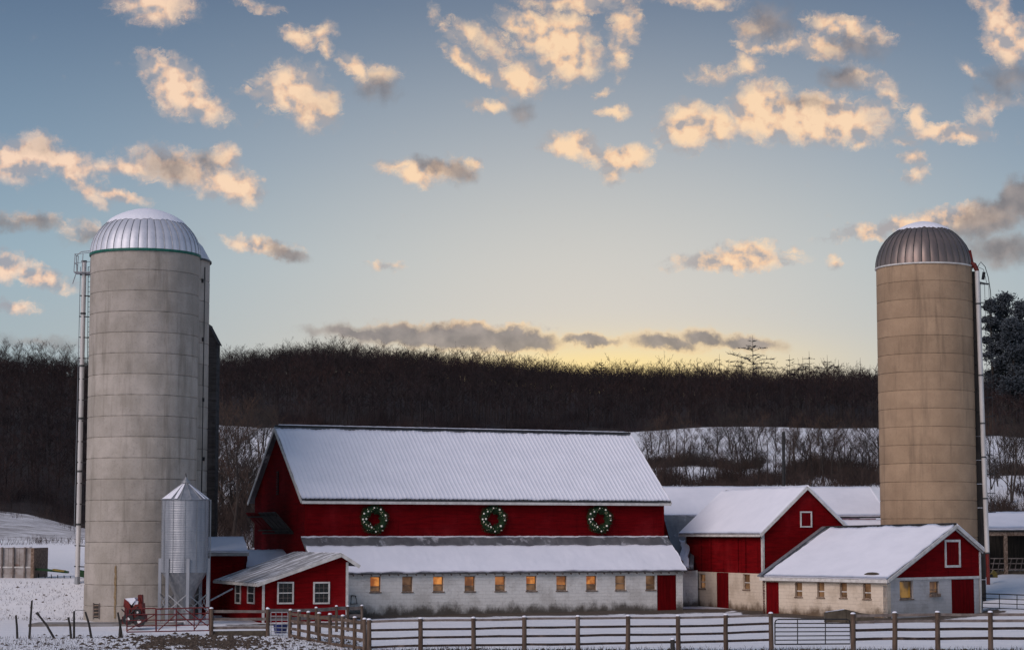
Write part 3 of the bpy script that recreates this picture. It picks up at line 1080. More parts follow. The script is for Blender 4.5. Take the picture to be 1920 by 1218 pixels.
# low front wing (pent roof and whitewashed wall)
Dw = 2.6
z_pe = BA.hit_b(900, 1073, -Dw - .3).z
pl0, pl1 = (-.25, -Dw - .3, z_pe), (Lb + .25, -Dw - .3, z_pe)
pt0, pt1 = (-.25, -.01, z_pent - .05), (Lb + .25, -.01, z_pent - .05)
wing_roof = slab(pl0, pl1, pt0, pt1, .07).build('wing_roof', M['roof_metal'], barn)
L4 = lambda A, B2, t: lerp(Vector(A), Vector(B2), t)
sheet(pl0, pl1, pt0, pt1, 200, 6, th=.02, ribs=.012, pitch=.62, ripple=.02, seed=3.).build('bare_roofing', M['roof_metal'], wing_roof, fix=False)
sheet(L4(pl0, pt0, -.005), L4(pl1, pt1, -.005), L4(pl0, pt0, .74), L4(pl1, pt1, .74), 320, 16, th=.09, rag0=.09, rag1=.14, ragu=.12, lump=.02, ripple=.012, seed=5.).build('roof_snow', M['snow'], wing_roof, smooth=True, fix=False)
sheet(L4(pl0, pt0, .955), L4(pl1, pt1, .955), pt0, pt1, 240, 2, th=.06, rag0=.10, ripple=.03, seed=6.).build('roof_snow', M['snow'], wing_roof, smooth=True, fix=False)
wins = [704, 764, 822, 881, 938, 996.5, 1053, 1109, 1163.5, 1220]
WW = ('b', -Dw, -1)
holes = []
wins_uv = []
for i, wx in enumerate(wins):
    hw = 9.8 if i < 9 else 9
    uL, uR = BA.hit_b(wx - hw, 1093, -Dw).x, BA.hit_b(wx + hw, 1093, -Dw).x
    yt, yb = lerp(1080, 1078, i / 9), lerp(1109, 1105, i / 9)
    zt, zb = BA.hit_b(wx, yt, -Dw).z, BA.hit_b(wx, yb, -Dw).z
    holes.append((uL, uR, zb, zt))
dL, dR = BA.hit_b(1232, 1100, -Dw).x, BA.hit_b(1268, 1100, -Dw).x
dT = BA.hit_b(1250, 1077, -Dw).z
holes.append((dL, dR, .05, dT))
wR = Lb + .05
wall_panel(MB(), WW, -.05, wR, -.4, z_pe + .05, holes, th=.35).build('wing_wall', M['whitewash'], barn)
MB().box(wR - .3, wR, -Dw + .352, -.02, -.4, z_pe + .1).build('wing_end_wall', M['whitewash'], barn)
MB().poly_prism([(wR - .02, -Dw + .05, z_pe + .1), (wR - .02, -.03, z_pe + .1), (wR - .02, -.03, z_pent - .15)], (-.2, 0, 0)).build('wing_gable', M['red'], barn)
panes = ['lit_bright', 'lit_dim', 'lit_bright', 'lit_mid', 'lit_mid', 'lit_bright', 'lit_mid', 'lit_bright', 'lit_dim', 'lit_dim']
for i, h in enumerate(holes[:10]):
    w = sash_window(barn, WW, *h, M[panes[i]], rail=.34 + .05 * (i % 3))
plank_door(barn, WW, dL + .02, dR - .02, .05, dT - .02, n=6, d=-.03)
for k in range(44):                                             # rafter tails under the wing eave
    u = -.1 + k * (Lb + .2) / 43
    MB().bar((u, -Dw - .27, z_pe - .12), (u, -Dw + .05, z_pe + .10), .07, .09).build('rafter_tail', M['grey_wood'], barn)
# dark bracket leaning on the whitewash beside the milk house
q = BA.hit_b(662, 1124, -Dw)
MB().tube([(q.x - .12, -Dw - .06, q.z + .28), (q.x + .14, -Dw - .06, q.z + .25), (q.x + .24, -Dw - .06, q.z - .22), (q.x - .16, -Dw - .06, q.z - .25), (q.x - .12, -Dw - .06, q.z + .28)], .035, 6).build('iron_bracket', M['black_iron'], barn)

# ---------------------------------------------------------------- wreaths
def wreath_parts():
    rnd = random.Random(4)
    fol = MB()
    R_, r_ = .645, .31
    for k in range(2300):
        a = rnd.uniform(0, 2 * math.pi)
        t = rnd.uniform(0, 2 * math.pi)
        rr = r_ * math.sqrt(rnd.random()) * (1 + .18 * math.sin(a * 5 + 1))
        c = Vector(((R_ + rr * math.cos(t)) * math.cos(a), -.12 - .5 * rr * math.sin(t) - .05, (R_ + rr * math.cos(t)) * math.sin(a)))
        d = Vector((math.cos(a + rnd.uniform(-1.2, 1.2)), rnd.uniform(-.8, .3), math.sin(a + rnd.uniform(-1.2, 1.2)))).normalized() * rnd.uniform(.07, .15)
        s_ = d.cross(Vector((rnd.uniform(-1, 1), rnd.uniform(-1, 1), rnd.uniform(-1, 1)))).normalized() * .018
        fol.add([c - s_, c + s_, c + d], [(0, 1, 2)])
        fol.add([c - s_.cross(d).normalized() * .016, c + s_.cross(d).normalized() * .016, c + d], [(0, 1, 2)])
    ring = MB()
    ring.tube([((R_) * math.cos(2 * math.pi * k / 40), -.10, R_ * math.sin(2 * math.pi * k / 40)) for k in range(41)], .20, 8)
    fol.add(ring.v, ring.f)
    return fol.mesh('foliage', M['needle'], fix=False)


wf = wreath_parts()
bm = bmesh.new()
bmesh.ops.create_icosphere(bm, subdivisions=2, radius=1)
bme = bpy.data.meshes.new('bauble')
bm.to_mesh(bme)
bm.free()
bme.polygons.foreach_set('use_smooth', [True] * len(bme.polygons))
bme.materials.append(M['bauble'])
# bauble positions read off the photograph (right, up, radius) in metres
BAUB = [(-.72, .36, .062), (-.80, 0, .062), (-.58, .02, .066), (-.72, -.16, .05), (-.22, -.50, .06), (.06, -.78, .055), (.46, -.43, .072), (.74, -.06, .056), (.70, .25, .062), (.38, .62, .062), (-.45, .50, .056), (-.05, .72, .05),
        (.78, .10, .03), (.52, -.70, .03), (-.42, -.40, .04), (-.30, -.30, .03)]
rnd = random.Random(7)
fl = MB()
for k in range(34):
    a = rnd.uniform(0, 6.283)
    r_ = rnd.uniform(.50, .86)
    cx_, cz_, cy_ = r_ * math.cos(a), r_ * math.sin(a), -.34
    s_ = rnd.uniform(.010, .018)
    fl.add([(cx_ - s_, cy_, cz_), (cx_ + s_, cy_, cz_), (cx_, cy_ - s_, cz_), (cx_, cy_ + s_, cz_), (cx_, cy_, cz_ - s_), (cx_, cy_, cz_ + s_)],
           [(0, 2, 5), (2, 1, 5), (1, 3, 5), (3, 0, 5), (2, 0, 4), (1, 2, 4), (3, 1, 4), (0, 3, 4)])
flm = fl.mesh('fairy_lights', M['fairy'])
for (wx, lab) in ((700, 'green Christmas wreath with white baubles on red barn, nearest the left gable'), (923, 'middle green wreath with white baubles on the red barn wall'), (1122, 'green wreath with white baubles nearest the right end of the red barn')):
    q = BA.hit_b(wx, 973, 0)
    c = BA.wor(q.x, -.02, q.z)
    t = thing('wreath', lab, 'wreath', c, BA.ang, 'Christmas wreaths on the red barn wall')
    share(wf, 'foliage', t)
    share(flm, 'fairy_lights', t)
    for (x_, z_, r_) in BAUB:
        share(bme, 'bauble', t, (x_, -.31, z_), scale=(r_, r_, r_))

# ---------------------------------------------------------------- milk house (small red building, front left)
pm = at(492, 1140, 120)
MF = Frame(pm.x, 120.0, math.radians(23))
milk = thing('milk_house', 'small red milk house with two white grid windows and a low snow-dusted gable roof', 'outbuilding', (pm.x, 120, 0), MF.ang)
Wm = MF.hit_b(652, 1100, 0).x
Lm = 8.8
am = MF.hit_b(637, 1040, 0).x
z_l = MF.hit_b(492, 1088, 0).z
z_a = MF.hit_b(637, 1037, -.3).z
tip = MF.hit_b(674, 1059, -.3)
sr = (z_a - tip.z) / (tip.x - am)
z_rt = z_a - sr * (Wm - am)
FM = ('b', 0.0, -1)
SM_ = ('a', 0.0, -1)
MB().poly_prism([(0, 0, -.3), (Wm, 0, -.3), (Wm, 0, z_rt - .12), (am, 0, z_a - .12), (0, 0, z_l - .12)], (0, .2, 0)).build('front_wall', M['red_bright'], milk)
MB().box(.003, .2, .201, Lm, -.3, z_l - .12).build('side_wall', M['red_bright'], milk)
MB().box(Wm - .2, Wm, .201, Lm, -.3, z_rt - .12).build('side_wall', M['red_bright'], milk)
MB().poly_prism([(.2, Lm, -.3), (Wm - .2, Lm, -.3), (Wm - .2, Lm, z_rt - .2), (am, Lm, z_a - .15), (.2, Lm, z_l - .12)], (0, -.2, 0)).build('rear_wall', M['red_bright'], milk)
sl = (z_a - z_l) / am
zl_e = z_l - .45 * sl
A0, A1 = (-.45, -.35, zl_e), (-.45, Lm + .3, zl_e)
R0, R1 = (am, -.35, z_a), (am, Lm + .3, z_a)
T0, T1 = (tip.x, -.35, tip.z), (tip.x, Lm + .3, tip.z)
mroof = slab(A0, A1, R0, R1, .08).build('roof', M['roof_metal'], milk)
slab(T0, T1, R0, R1, .08).build('roof_slope', M['roof_metal'], mroof)
sheet(A0, A1, R0, R1, 120, 14, th=.03, ribs=.015, pitch=.6, ripple=.02, seed=11.).build('patchy_snow', M['thin_snow'], mroof, fix=False)
sheet(T0, T1, R0, R1, 80, 6, th=.05, ripple=.02, seed=12.).build('roof_snow', M['snow'], mroof, fix=False)
for (P0, P1) in ((A0, R0), (T0, R0)):
    a, c = Vector(P0), Vector(P1)
    MB().bar(a + Vector((0, -.03, -.09)), c + Vector((0, -.03, -.09)), .05, .20).build('rake_board', M['white_trim'], milk)
MB().bar((A0[0] - .03, A0[1], A0[2] - .09), (A1[0] - .03, A1[1], A1[2] - .09), .05, .16).build('fascia_board', M['white_trim'], milk)
MB().box(-.03, .12, -.03, -.004, -.2, z_l - .2).build('corner_board', M['white_trim'], milk)
MB().box(Wm - .12, Wm + .03, -.03, -.004, -.2, z_rt - .2).build('corner_board', M['white_trim'], milk)
for (x0, x1) in ((519.5, 550.5), (587, 618)):
    u0, u1 = MF.hit_b(x0, 1110, 0).x, MF.hit_b(x1, 1110, 0).x
    zt, zb = MF.hit_b((x0 + x1) / 2, 1090, 0).z, MF.hit_b((x0 + x1) / 2, 1131.5, 0).z
    framed_window(milk, FM, u0, u1, zb, zt)
for (x0, x1) in ((442, 452), (465, 478)):
    u0, u1 = MF.hit_a(x1, 1110, 0).y, MF.hit_a(x0, 1110, 0).y
    zt, zb = MF.hit_a((x0 + x1) / 2, 1092, 0).z, MF.hit_a((x0 + x1) / 2, 1131, 0).z
    framed_window(milk, SM_, u0, u1, zb, zt, cols=2)

# small red shed behind, between milk house and silo
ps = at(392, 1100, 129.5)
SF = Frame(ps.x, 129.5, math.radians(3))
shed = thing('red_shed', 'little red shed with snow-covered roof squeezed behind the steel grain bin', 'shed', (ps.x, 129.5, 0), SF.ang)
ws = SF.hit_b(458, 1060, 0).x
zs = SF.hit_b(425, 1036, -.25).z
zt_ = SF.hit_b(425, 1008, 2.6).z
wall_panel(MB(), ('b', 0.0, -1), -.5, ws, -.3, zs - .1, th=.2).build('front_wall', M['red'], shed)
MB().box(ws - .2, ws, .201, 2.6, -.3, zs - .1).build('side_wall', M['red'], shed)
MB().box(-.5, -.3, .201, 2.6, -.3, zs - .1).build('side_wall', M['red'], shed)
sroof = slab((-.6, -.3, zs), (ws + .3, -.3, zs), (-.6, 2.6, zt_), (ws - .25, 2.6, zt_), .08).build('roof', M['roof_metal'], shed)
sheet((-.6, -.3, zs), (ws + .3, -.3, zs), (-.6, 2.6, zt_), (ws - .25, 2.6, zt_), 50, 8, th=.10, rag0=.05, ragu=.05, lump=.02, ripple=.01, seed=21.).build('roof_snow', M['snow'], sroof, smooth=True, fix=False)
MB().box(-.6, ws + .3, -.35, -.305, zs - .18, zs - .02).build('fascia_board', M['grey_trim'], shed)
MB().poly_prism([(ws - .1, .2, zs - .1), (ws - .1, 2.6, zs - .1), (ws - .1, 2.6, zt_ - .15)], (-.15, 0, 0)).build('gable', M['red'], shed)

# snowy connecting roof between shed and barn gable
pc = at(455, 1062, 131)
CF = Frame(pc.x, 131.0, math.radians(8))
link_ = thing('connecting_roof', 'low snow-covered lean-to roof between the milk house and barn gable', 'lean-to', (pc.x, 131, 0), CF.ang)
wc = CF.hit_b(580, 1060, 0).x
zc0 = CF.hit_b(500, 1066, 0).z
zc1 = CF.hit_b(500, 1032, 3).z
lr = slab((-.2, 0, zc0), (wc, 0, zc0), (-.2, 3, zc1), (wc - .6, 3, zc1), .1).build('roof', M['roof_metal'], link_)
sheet((-.2, 0, zc0), (wc, 0, zc0), (-.2, 3, zc1), (wc - .6, 3, zc1), 50, 8, th=.1, rag0=.08, rag1=.12, lump=.03, ripple=.02, seed=31.).build('roof_snow', M['snow'], lr, smooth=True, fix=False)
MB().box(0, wc, .15, .3, -.3, zc0 - .11).build('wall', M['red'], link_)

# ---------------------------------------------------------------- right-hand red barn (gable towards the camera)
C2 = at(1431, 1100, 135.5)
F2 = Frame(C2.x, 135.5, math.radians(23))
b2 = thing('hay_barn', 'two-storey red barn with white corner boards and cream wall, square framed hatch in its gable', 'barn', (C2.x, 135.5, 0), F2.ang)
W2 = F2.hit_b(1590, 1000, 0).x
L2 = F2.hit_a(1286, 1050, 0).y
ze2 = F2.hit_b(1431, 992, 0).z
zr2 = F2.hit_b(1513, 911, -.3).z
zm2 = F2.hit_b(1431, 1075, 0).z
tan2 = (zr2 - ze2) / (W2 / 2)
SW = ('a', 0.0, -1)
h2 = []
for (x0, x1, y0, y1) in ((1311, 1322.5, 1075.5, 1102), (1393, 1406, 1075.5, 1104)):
    h2.append((F2.hit_a(x1, 1090, 0).y, F2.hit_a(x0, 1090, 0).y, F2.hit_a(x0, y1, 0).z, F2.hit_a(x0, y0, 0).z))
dd = (F2.hit_a(1366, 1100, 0).y, F2.hit_a(1343.5, 1100, 0).y, 0.05, zm2 - .01)
wall_panel(MB(), SW, 0, L2, -.4, zm2, h2 + [dd], th=.3).build('lower_wall', M['cream'], b2)
wall_panel(MB(), ('a', 0.03, -1), 0, L2, zm2 + .003, ze2 - .12, th=.25).build('side_wall', M['red_bright'], b2)
for h in h2:
    sash_window(b2, SW, *h, M['lit_dim'], rail=.45, rail_mat=M['white_trim'])
plank_door(b2, SW, dd[0] + .02, dd[1] - .02, .05, zm2 - .03, n=4, d=-.04)
MB().poly_prism([(.3, -.02, -.4), (W2, -.02, -.4), (W2, -.02, ze2 - .12), (W2 / 2, -.02, zr2 - .12), (.06, -.02, ze2 - .12), (.06, -.02, zm2), (.3, -.02, zm2)], (0, .25, 0)).build('gable_wall', M['red_bright'], b2)
MB().poly_prism([(.3, L2, -.4), (W2, L2, -.4), (W2, L2, ze2 - .12), (W2 / 2, L2, zr2 - .12), (.3, L2, ze2 - .12)], (0, -.25, 0)).build('rear_gable', M['red_bright'], b2)
MB().box(W2 - .25, W2, .25, L2 - .26, -.4, ze2 - .12).build('rear_wall', M['red_bright'], b2)
E0, E1 = (-.35, -.3, ze2 - .35 * tan2), (-.35, L2 + .3, ze2 - .35 * tan2)
RR0, RR1 = (W2 / 2, -.3, zr2), (W2 / 2, L2 + .3, zr2 - .05)
Q0, Q1 = (W2 + .35, -.3, ze2 - .35 * tan2), (W2 + .35, L2 + .3, ze2 - .35 * tan2)
rf2 = slab(E0, E1, RR0, RR1, .08).build('roof', M['dark_metal'], b2)
slab(Q0, Q1, RR0, RR1, .08).build('roof_slope', M['dark_metal'], rf2)
sheet(E0, E1, RR0, RR1, 110, 20, th=.10, rag0=.04, rag1=.16, ragu=.05, lump=.02, ripple=.012, seed=41.).build('roof_snow', M['snow'], rf2, smooth=True, fix=False)
sheet(Q0, Q1, RR0, RR1, 60, 8, th=.10, lump=.02, seed=42.).build('roof_snow', M['snow'], rf2, smooth=True, fix=False)
for (P0, P1) in ((E0, RR0), (Q0, RR0)):
    a, c = Vector(P0), Vector(P1)
    MB().bar(a + Vector((0, -.03, -.10)), c + Vector((0, -.03, -.10)), .05, .17).build('rake_board', M['white_trim'], b2)
MB().bar((E0[0] - .03, E0[1], E0[2] - .09), (E1[0] - .03, E1[1], E1[2] - .09), .05, .15).build('fascia_board', M['white_trim'], b2)
MB().box(-.03, .10, -.055, -.024, zm2, ze2 - .2).build('corner_board', M['white_trim'], b2)
MB().box(-.055, -.004, -.05, .13, zm2, ze2 - .2).build('corner_board', M['white_trim'], b2)
MB().box(-.03, -.004, L2 - .10, L2 + .02, zm2, ze2 - .2).build('corner_board', M['white_trim'], b2)
x0, x1 = F2.hit_b(1500, 972, -.02).x, F2.hit_b(1522, 972, -.02).x
framed_window(b2, ('b', -.02, -1), x0, x1, F2.hit_b(1511, 988, 0).z, F2.hit_b(1511, 958, 0).z, inner=M['red_door'], trim=.09, mid=False, name='loft_hatch')
# battens that outline the big sliding doors on the red side
for x in (1315, 1333, 1384, 1398):
    u = F2.hit_a(x, 1030, 0).y
    MB().box(-.03, -.003, u - .03, u + .03, zm2 + .05, ze2 - .6).build('door_batten', M['red'], b2)
u0_, u1_ = F2.hit_a(1333, 1030, 0).y, F2.hit_a(1300, 1030, 0).y
MB().box(-.045, -.004, u0_, u1_, ze2 - .66, ze2 - .58).build('door_track', M['red'], b2)

# ---------------------------------------------------------------- front-right low barn (saltbox)
P3 = at(1664, 1150, 125)
F3 = Frame(P3.x, 125.0, math.radians(42))
b3 = thing('milking_barn', 'low cream-walled barn with snowy saltbox roof and a red gable holding a tall framed hatch', 'barn', (P3.x, 125, 0), F3.ang)
W3 = F3.hit_b(1838, 1100, 0).x
L3 = F3.hit_a(1430, 1100, 0).y
a3 = F3.hit_b(1786, 1000, 0).x
ze3 = F3.hit_a(1665, 1086, -.3).z
zr3 = F3.hit_b(1786, 983, -.3).z
rt = F3.hit_b(1845, 1028, -.3)
zr3b = F3.hit_b(1786, 983, -.3).z - .12
s3 = (zr3 - rt.z) / (rt.x - a3)
zrw = zr3 - s3 * (W3 - a3)
s3l = (zr3 - ze3) / (a3 + .3)
zlw = zr3 - s3l * a3
zb3 = F3.hit_b(1750, 1083, 0).z
h3 = []
for (xa, xb, ya, yb) in ((1490.5, 1504, 1091, 1118), (1532, 1545.5, 1091, 1119), (1574.5, 1588, 1091.5, 1120), (1618, 1633, 1093, 1122)):
    h3.append((F3.hit_a(xb, 1100, 0).y, F3.hit_a(xa, 1100, 0).y, F3.hit_a((xa + xb) / 2, yb, 0).z, F3.hit_a((xa + xb) / 2, ya, 0).z))
d3 = (F3.hit_a(1460, 1100, 0).y, F3.hit_a(1436, 1100, 0).y, .05, F3.hit_a(1448, 1090, 0).z)
wall_panel(MB(), ('a', 0.0, -1), 0, L3, -.5, zlw - .15, h3 + [d3], th=.35).build('long_wall', M['cream'], b3)
for i, h in enumerate(h3):
    sash_window(b3, ('a', 0.0, -1), *h, M['lit_dim'], rail=.4, rail_mat=M['white_trim'])
plank_door(b3, ('a', 0.0, -1), d3[0] + .02, d3[1] - .02, .05, d3[3] - .02, n=4, d=-.04)
g3 = []
for (xa, xb, ya, yb) in ((1687, 1712, 1088, 1122), (1743, 1761, 1089, 1112)):
    g3.append((F3.hit_b(xa, 1100, 0).x, F3.hit_b(xb, 1100, 0).x, F3.hit_b((xa + xb) / 2, yb, 0).z, F3.hit_b((xa + xb) / 2, ya, 0).z))
dg = (F3.hit_b(1784, 1100, 0).x, F3.hit_b(1826, 1100, 0).x, -.1, F3.hit_b(1805, 1085, 0).z)
wall_panel(MB(), ('b', 0.0, -1), .352, W3, -.5, zb3, g3 + [dg], th=.3).build('gable_base', M['grey_block'], b3)
MB().box(.0, .349, .002, .3, -.5, zb3 - .4).build('corner_pier', M['grey_block'], b3)
sash_window(b3, ('b', 0.0, -1), *g3[0], M['lit_yellow'], rail=.02, fw=.07)
sash_window(b3, ('b', 0.0, -1), *g3[1], M['lit_dim'], rail=.3, fw=.06)
q = F3.hit_b(1752, 1115, 0)
MB().box(q.x - .5, q.x + .45, -.16, -.005, q.z - .1, q.z + .1).build('window_box', M['sill_wood'], b3)
plank_door(b3, ('b', 0.0, -1), dg[0] + .03, dg[1] - .03, 0, dg[3] - .02, n=6, d=.0)
xz = lambda a: (zr3 - s3l * (a3 - a) if a < a3 else zr3 - s3 * (a - a3)) - .12
MB().poly_prism([(.0, -.03, xz(0)), (.35, -.03, zb3 + .05), (W3, -.03, zb3 + .05), (W3, -.03, xz(W3)), (a3, -.03, xz(a3))], (0, .2, 0)).build('gable_wall', M['red_bright'], b3)
MB().poly_prism([(.0, L3, -.4), (W3, L3, -.4), (W3, L3, xz(W3) - .1), (a3, L3, xz(a3) - .2), (0, L3, xz(0) - .1)], (0, -.2, 0)).build('rear_wall', M['red'], b3)
MB().box(W3 - .25, W3, .301, L3 - .21, -.5, xz(W3) - .02).build('back_wall', M['grey_block'], b3)
MB().box(.30, W3 - .12, -.075, -.032, zb3 - .07, zb3 + .07).build('belt_board', M['white_trim'], b3)
MB().box(W3 - .12, W3 + .03, -.08, -.032, -.1, xz(W3) - .1).build('corner_board', M['white_trim'], b3)
lo_a, hi_a = -.3, rt.x
EE0, EE1 = (-.3, -.3, ze3), (-.3, L3 - .05, ze3)
# the ridge stops just short of the hay barn's gable
lr3 = F3.hit_a(1547, 990, a3).y
RD0, RD1 = (a3, -.3, zr3), (a3, lr3, zr3 - .18)
TT0, TT1 = (rt.x, -.3, rt.z), (rt.x, lr3 + .5, rt.z)
rf3 = slab(EE0, EE1, RD0, RD1, .09).build('roof', M['roof_metal'], b3)
slab(TT0, TT1, RD0, RD1, .09).build('roof_slope', M['roof_metal'], rf3)
g_ = lambda t: L4(EE0, EE1, t)
gr = lambda t: L4(RD0, RD1, t)
sheet(g_(0.004), g_(.97), L4(g_(0), gr(0), .995), L4(g_(.94), gr(.955), .985), 130, 26, th=.11, rag0=.04, rag1=.30, ragu=.12, lump=.02, ripple=.012, seed=51.).build('roof_snow', M['snow'], rf3, smooth=True, fix=False)
sheet(TT0, TT1, RD0, RD1, 60, 8, th=.09, lump=.02, seed=52.).build('roof_snow', M['snow'], rf3, smooth=True, fix=False)
MB().bar(Vector(EE1) + Vector((0, .06, .06)), Vector(RD1) + Vector((0, .06, .06)), .32, .10).build('flashing', M['galv_dull'], rf3)
MB().tube([Vector(RD0) + Vector((0, 0, .06)), Vector(RD1) + Vector((0, 0, .06))], .07, 6).build('ridge_cap', M['dark_metal'], rf3)
q = F3.hit_a(1628, 1080, -.25)
dk = MB().lathe([(0.0, .16), (.25, .14), (.42, .06), (.5, 0)], 20)
share(dk.mesh('snow_hump', M['stone_dark'], True), 'bare_patch', rf3, (.15, q.y, ze3 + .45 * s3l + .06), scale=(.45, 1.3, .9))
for (P0, P1, w_) in ((EE0, RD0, .20), (TT0, RD0, .20)):
    a, c = Vector(P0), Vector(P1)
    MB().bar(a + Vector((0, -.04, -.10)), c + Vector((0, -.04, -.10)), .05, w_).build('rake_board', M['white_trim'], b3)
    MB().bar(a + Vector((0, .08, -.26)), c + Vector((0, .08, -.26)), .05, .12).build('inner_rake', M['grey_trim'], b3)
MB().bar((EE0[0] - .03, EE0[1], ze3 - .11), (EE1[0] - .03, EE1[1], ze3 - .11), .05, .19).build('fascia_board', M['white_trim'], b3)
xa, xb = F3.hit_b(1771, 1040, -.03).x, F3.hit_b(1800, 1040, -.03).x
framed_window(b3, ('b', -.03, -1), xa, xb, F3.hit_b(1785, 1063, 0).z, F3.hit_b(1785, 1011, 0).z, inner=M['red_door'], trim=.14, mid=False, name='loft_hatch')

# ---------------------------------------------------------------- rear barn behind everything
PR = at(1238, 968, 151)
FR = Frame(PR.x, 151.0, math.radians(3))
rb = thing('rear_barn', 'long low barn behind the red ones, seen only as snowy roof slopes', 'barn', (PR.x, 151, 0), FR.ang)
Lr = FR.hit_b(1668, 968, 0).x
zre = FR.hit_b(1450, 968, 0).z
zrr = FR.hit_b(1450, 914, 5).z
al, ar = -2.0, Lr
slopetop = FR.hit_b(1630, 917, 5).x
rr_ = slab((al, 0, zre), (ar, 0, zre), (al, 5, zrr), (slopetop, 5, zrr), .1).build('roof', M['dark_metal'], rb)
sheet((al, 0, zre), (ar, 0, zre), (al, 5, zrr), (slopetop, 5, zrr), 140, 14, th=.12, rag0=.06, ragu=.05, lump=.03, ripple=.02, seed=61.).build('roof_snow', M['snow'], rr_, smooth=True, fix=False)
slab((al, 10, zre), (ar, 10, zre), (al, 5, zrr), (slopetop, 5, zrr), .1).build('roof_slope', M['snow'], rr_)
MB().box(al, ar - 1.0, .02, 9.8, -.2, zre - .12).build('wall', M['red'], rb)
zlo = FR.hit_b(1450, 990, -2.4).z
rl_ = slab((1.3, -3.4, zlo - .7), (ar + .8, -3.4, zlo - .7), (1.3, -.01, zre - .28), (ar + .2, -.01, zre - .28), .08).build('lower_roof', M['roof_metal'], rb)
sheet((1.3, -3.4, zlo - .7), (ar + .8, -3.4, zlo - .7), (1.3, -.01, zre - .28), (ar + .2, -.01, zre - .28), 120, 8, th=.1, ragu=.05, lump=.02, ripple=.02, seed=62.).build('roof_snow', M['snow'], rl_, smooth=True, fix=False)
MB().box(1.5, ar, -3.2, -3.0, -.2, zlo - .85).build('lower_wall', M['red'], rb)
# steep bare metal roof running down in the gap between main barn and hay barn
v0, v1 = at(1244, 966, 150), at(1306, 968, 150)
w0, w1 = at(1270, 1066, 143.2), at(1300, 1066, 142.5)
to = lambda p: FR.loc(p)
vz = slab(to(w0), to(w1), to(v0), to(v1), .08).build('valley_roof', M['roof_metal'], rb)
sheet(to(w0), to(w1), to(v0), to(v1), 60, 10, th=.03, ribs=.05, pitch=.45, ripple=.02, seed=63.).build('corrugation', M['roof_metal'], vz, fix=False)
x0, x1 = at(1292, 1066, 142.8), at(1302, 1066, 142.5)
y0, y1 = at(1268, 985, 148.5), at(1300, 985, 148.5)
sheet(to(at(1276, 1066, 142.6)) , to(at(1296, 1066, 142.2)), to(at(1270, 1010, 146.2)), to(at(1300, 1010, 146.0)), 20, 10, th=.12, rag0=.1, rag1=.5, ragu=.3, ripple=.04, seed=64.).build('snow_patch', M['snow'], vz, smooth=True, fix=False)
MB().box(to(w0).x, to(w1).x + .4, to(w0).y - .0, to(w0).y + .2, -.3, to(w0).z - .1).build('gap_wall', M['whitewash'], rb)
# black chimney pipe
q = at(1469, 920, 150)
t_ = at(1469, 809, 150)
ch = MB().tube([(q.x, 150, q.z - 2.5), (t_.x, 150, t_.z)], .115, 12).build('chimney_pipe', M['black_iron'])
tag(ch, 'tall thin black chimney pipe rising behind the hay barn roof', 'chimney')


# ---------------------------------------------------------------- silos
def silo_ring(R, h, n=96, seed=0, joint=16, groove=.03):
    rnd = random.Random(seed)
    prof = []
    mb = MB()
    g = .03
    rows = [(-.035, 0.0), (-.005, g), (0, g * 2), (0, h * .5), (0, h - g * 2), (-.006, h - g), (-.04, h - .002)]
    vs = []
    for (dr, z) in rows:
        for k in range(n):
            a = 2 * math.pi * k / n
            r = R + dr
            if k % (n // joint) == 0 and .05 < z < h - .05:
                r -= groove
            r += .006 * fbm(math.cos(a) * 3, math.sin(a) * 3, seed + z)
            zz = z
            if z < .09:
                zz += .018 * max(-.5, fbm(math.cos(a) * 7, math.sin(a) * 7, seed)) + .01
            vs.append((r * math.cos(a), r * math.sin(a), zz))
    fs = []
    for i in range(len(rows) - 1):
        for k in range(n):
            k2 = (k + 1) % n
            fs.append((i * n + k, i * n + k2, (i + 1) * n + k2, (i + 1) * n + k))
    mb.add(vs, fs)
    return mb


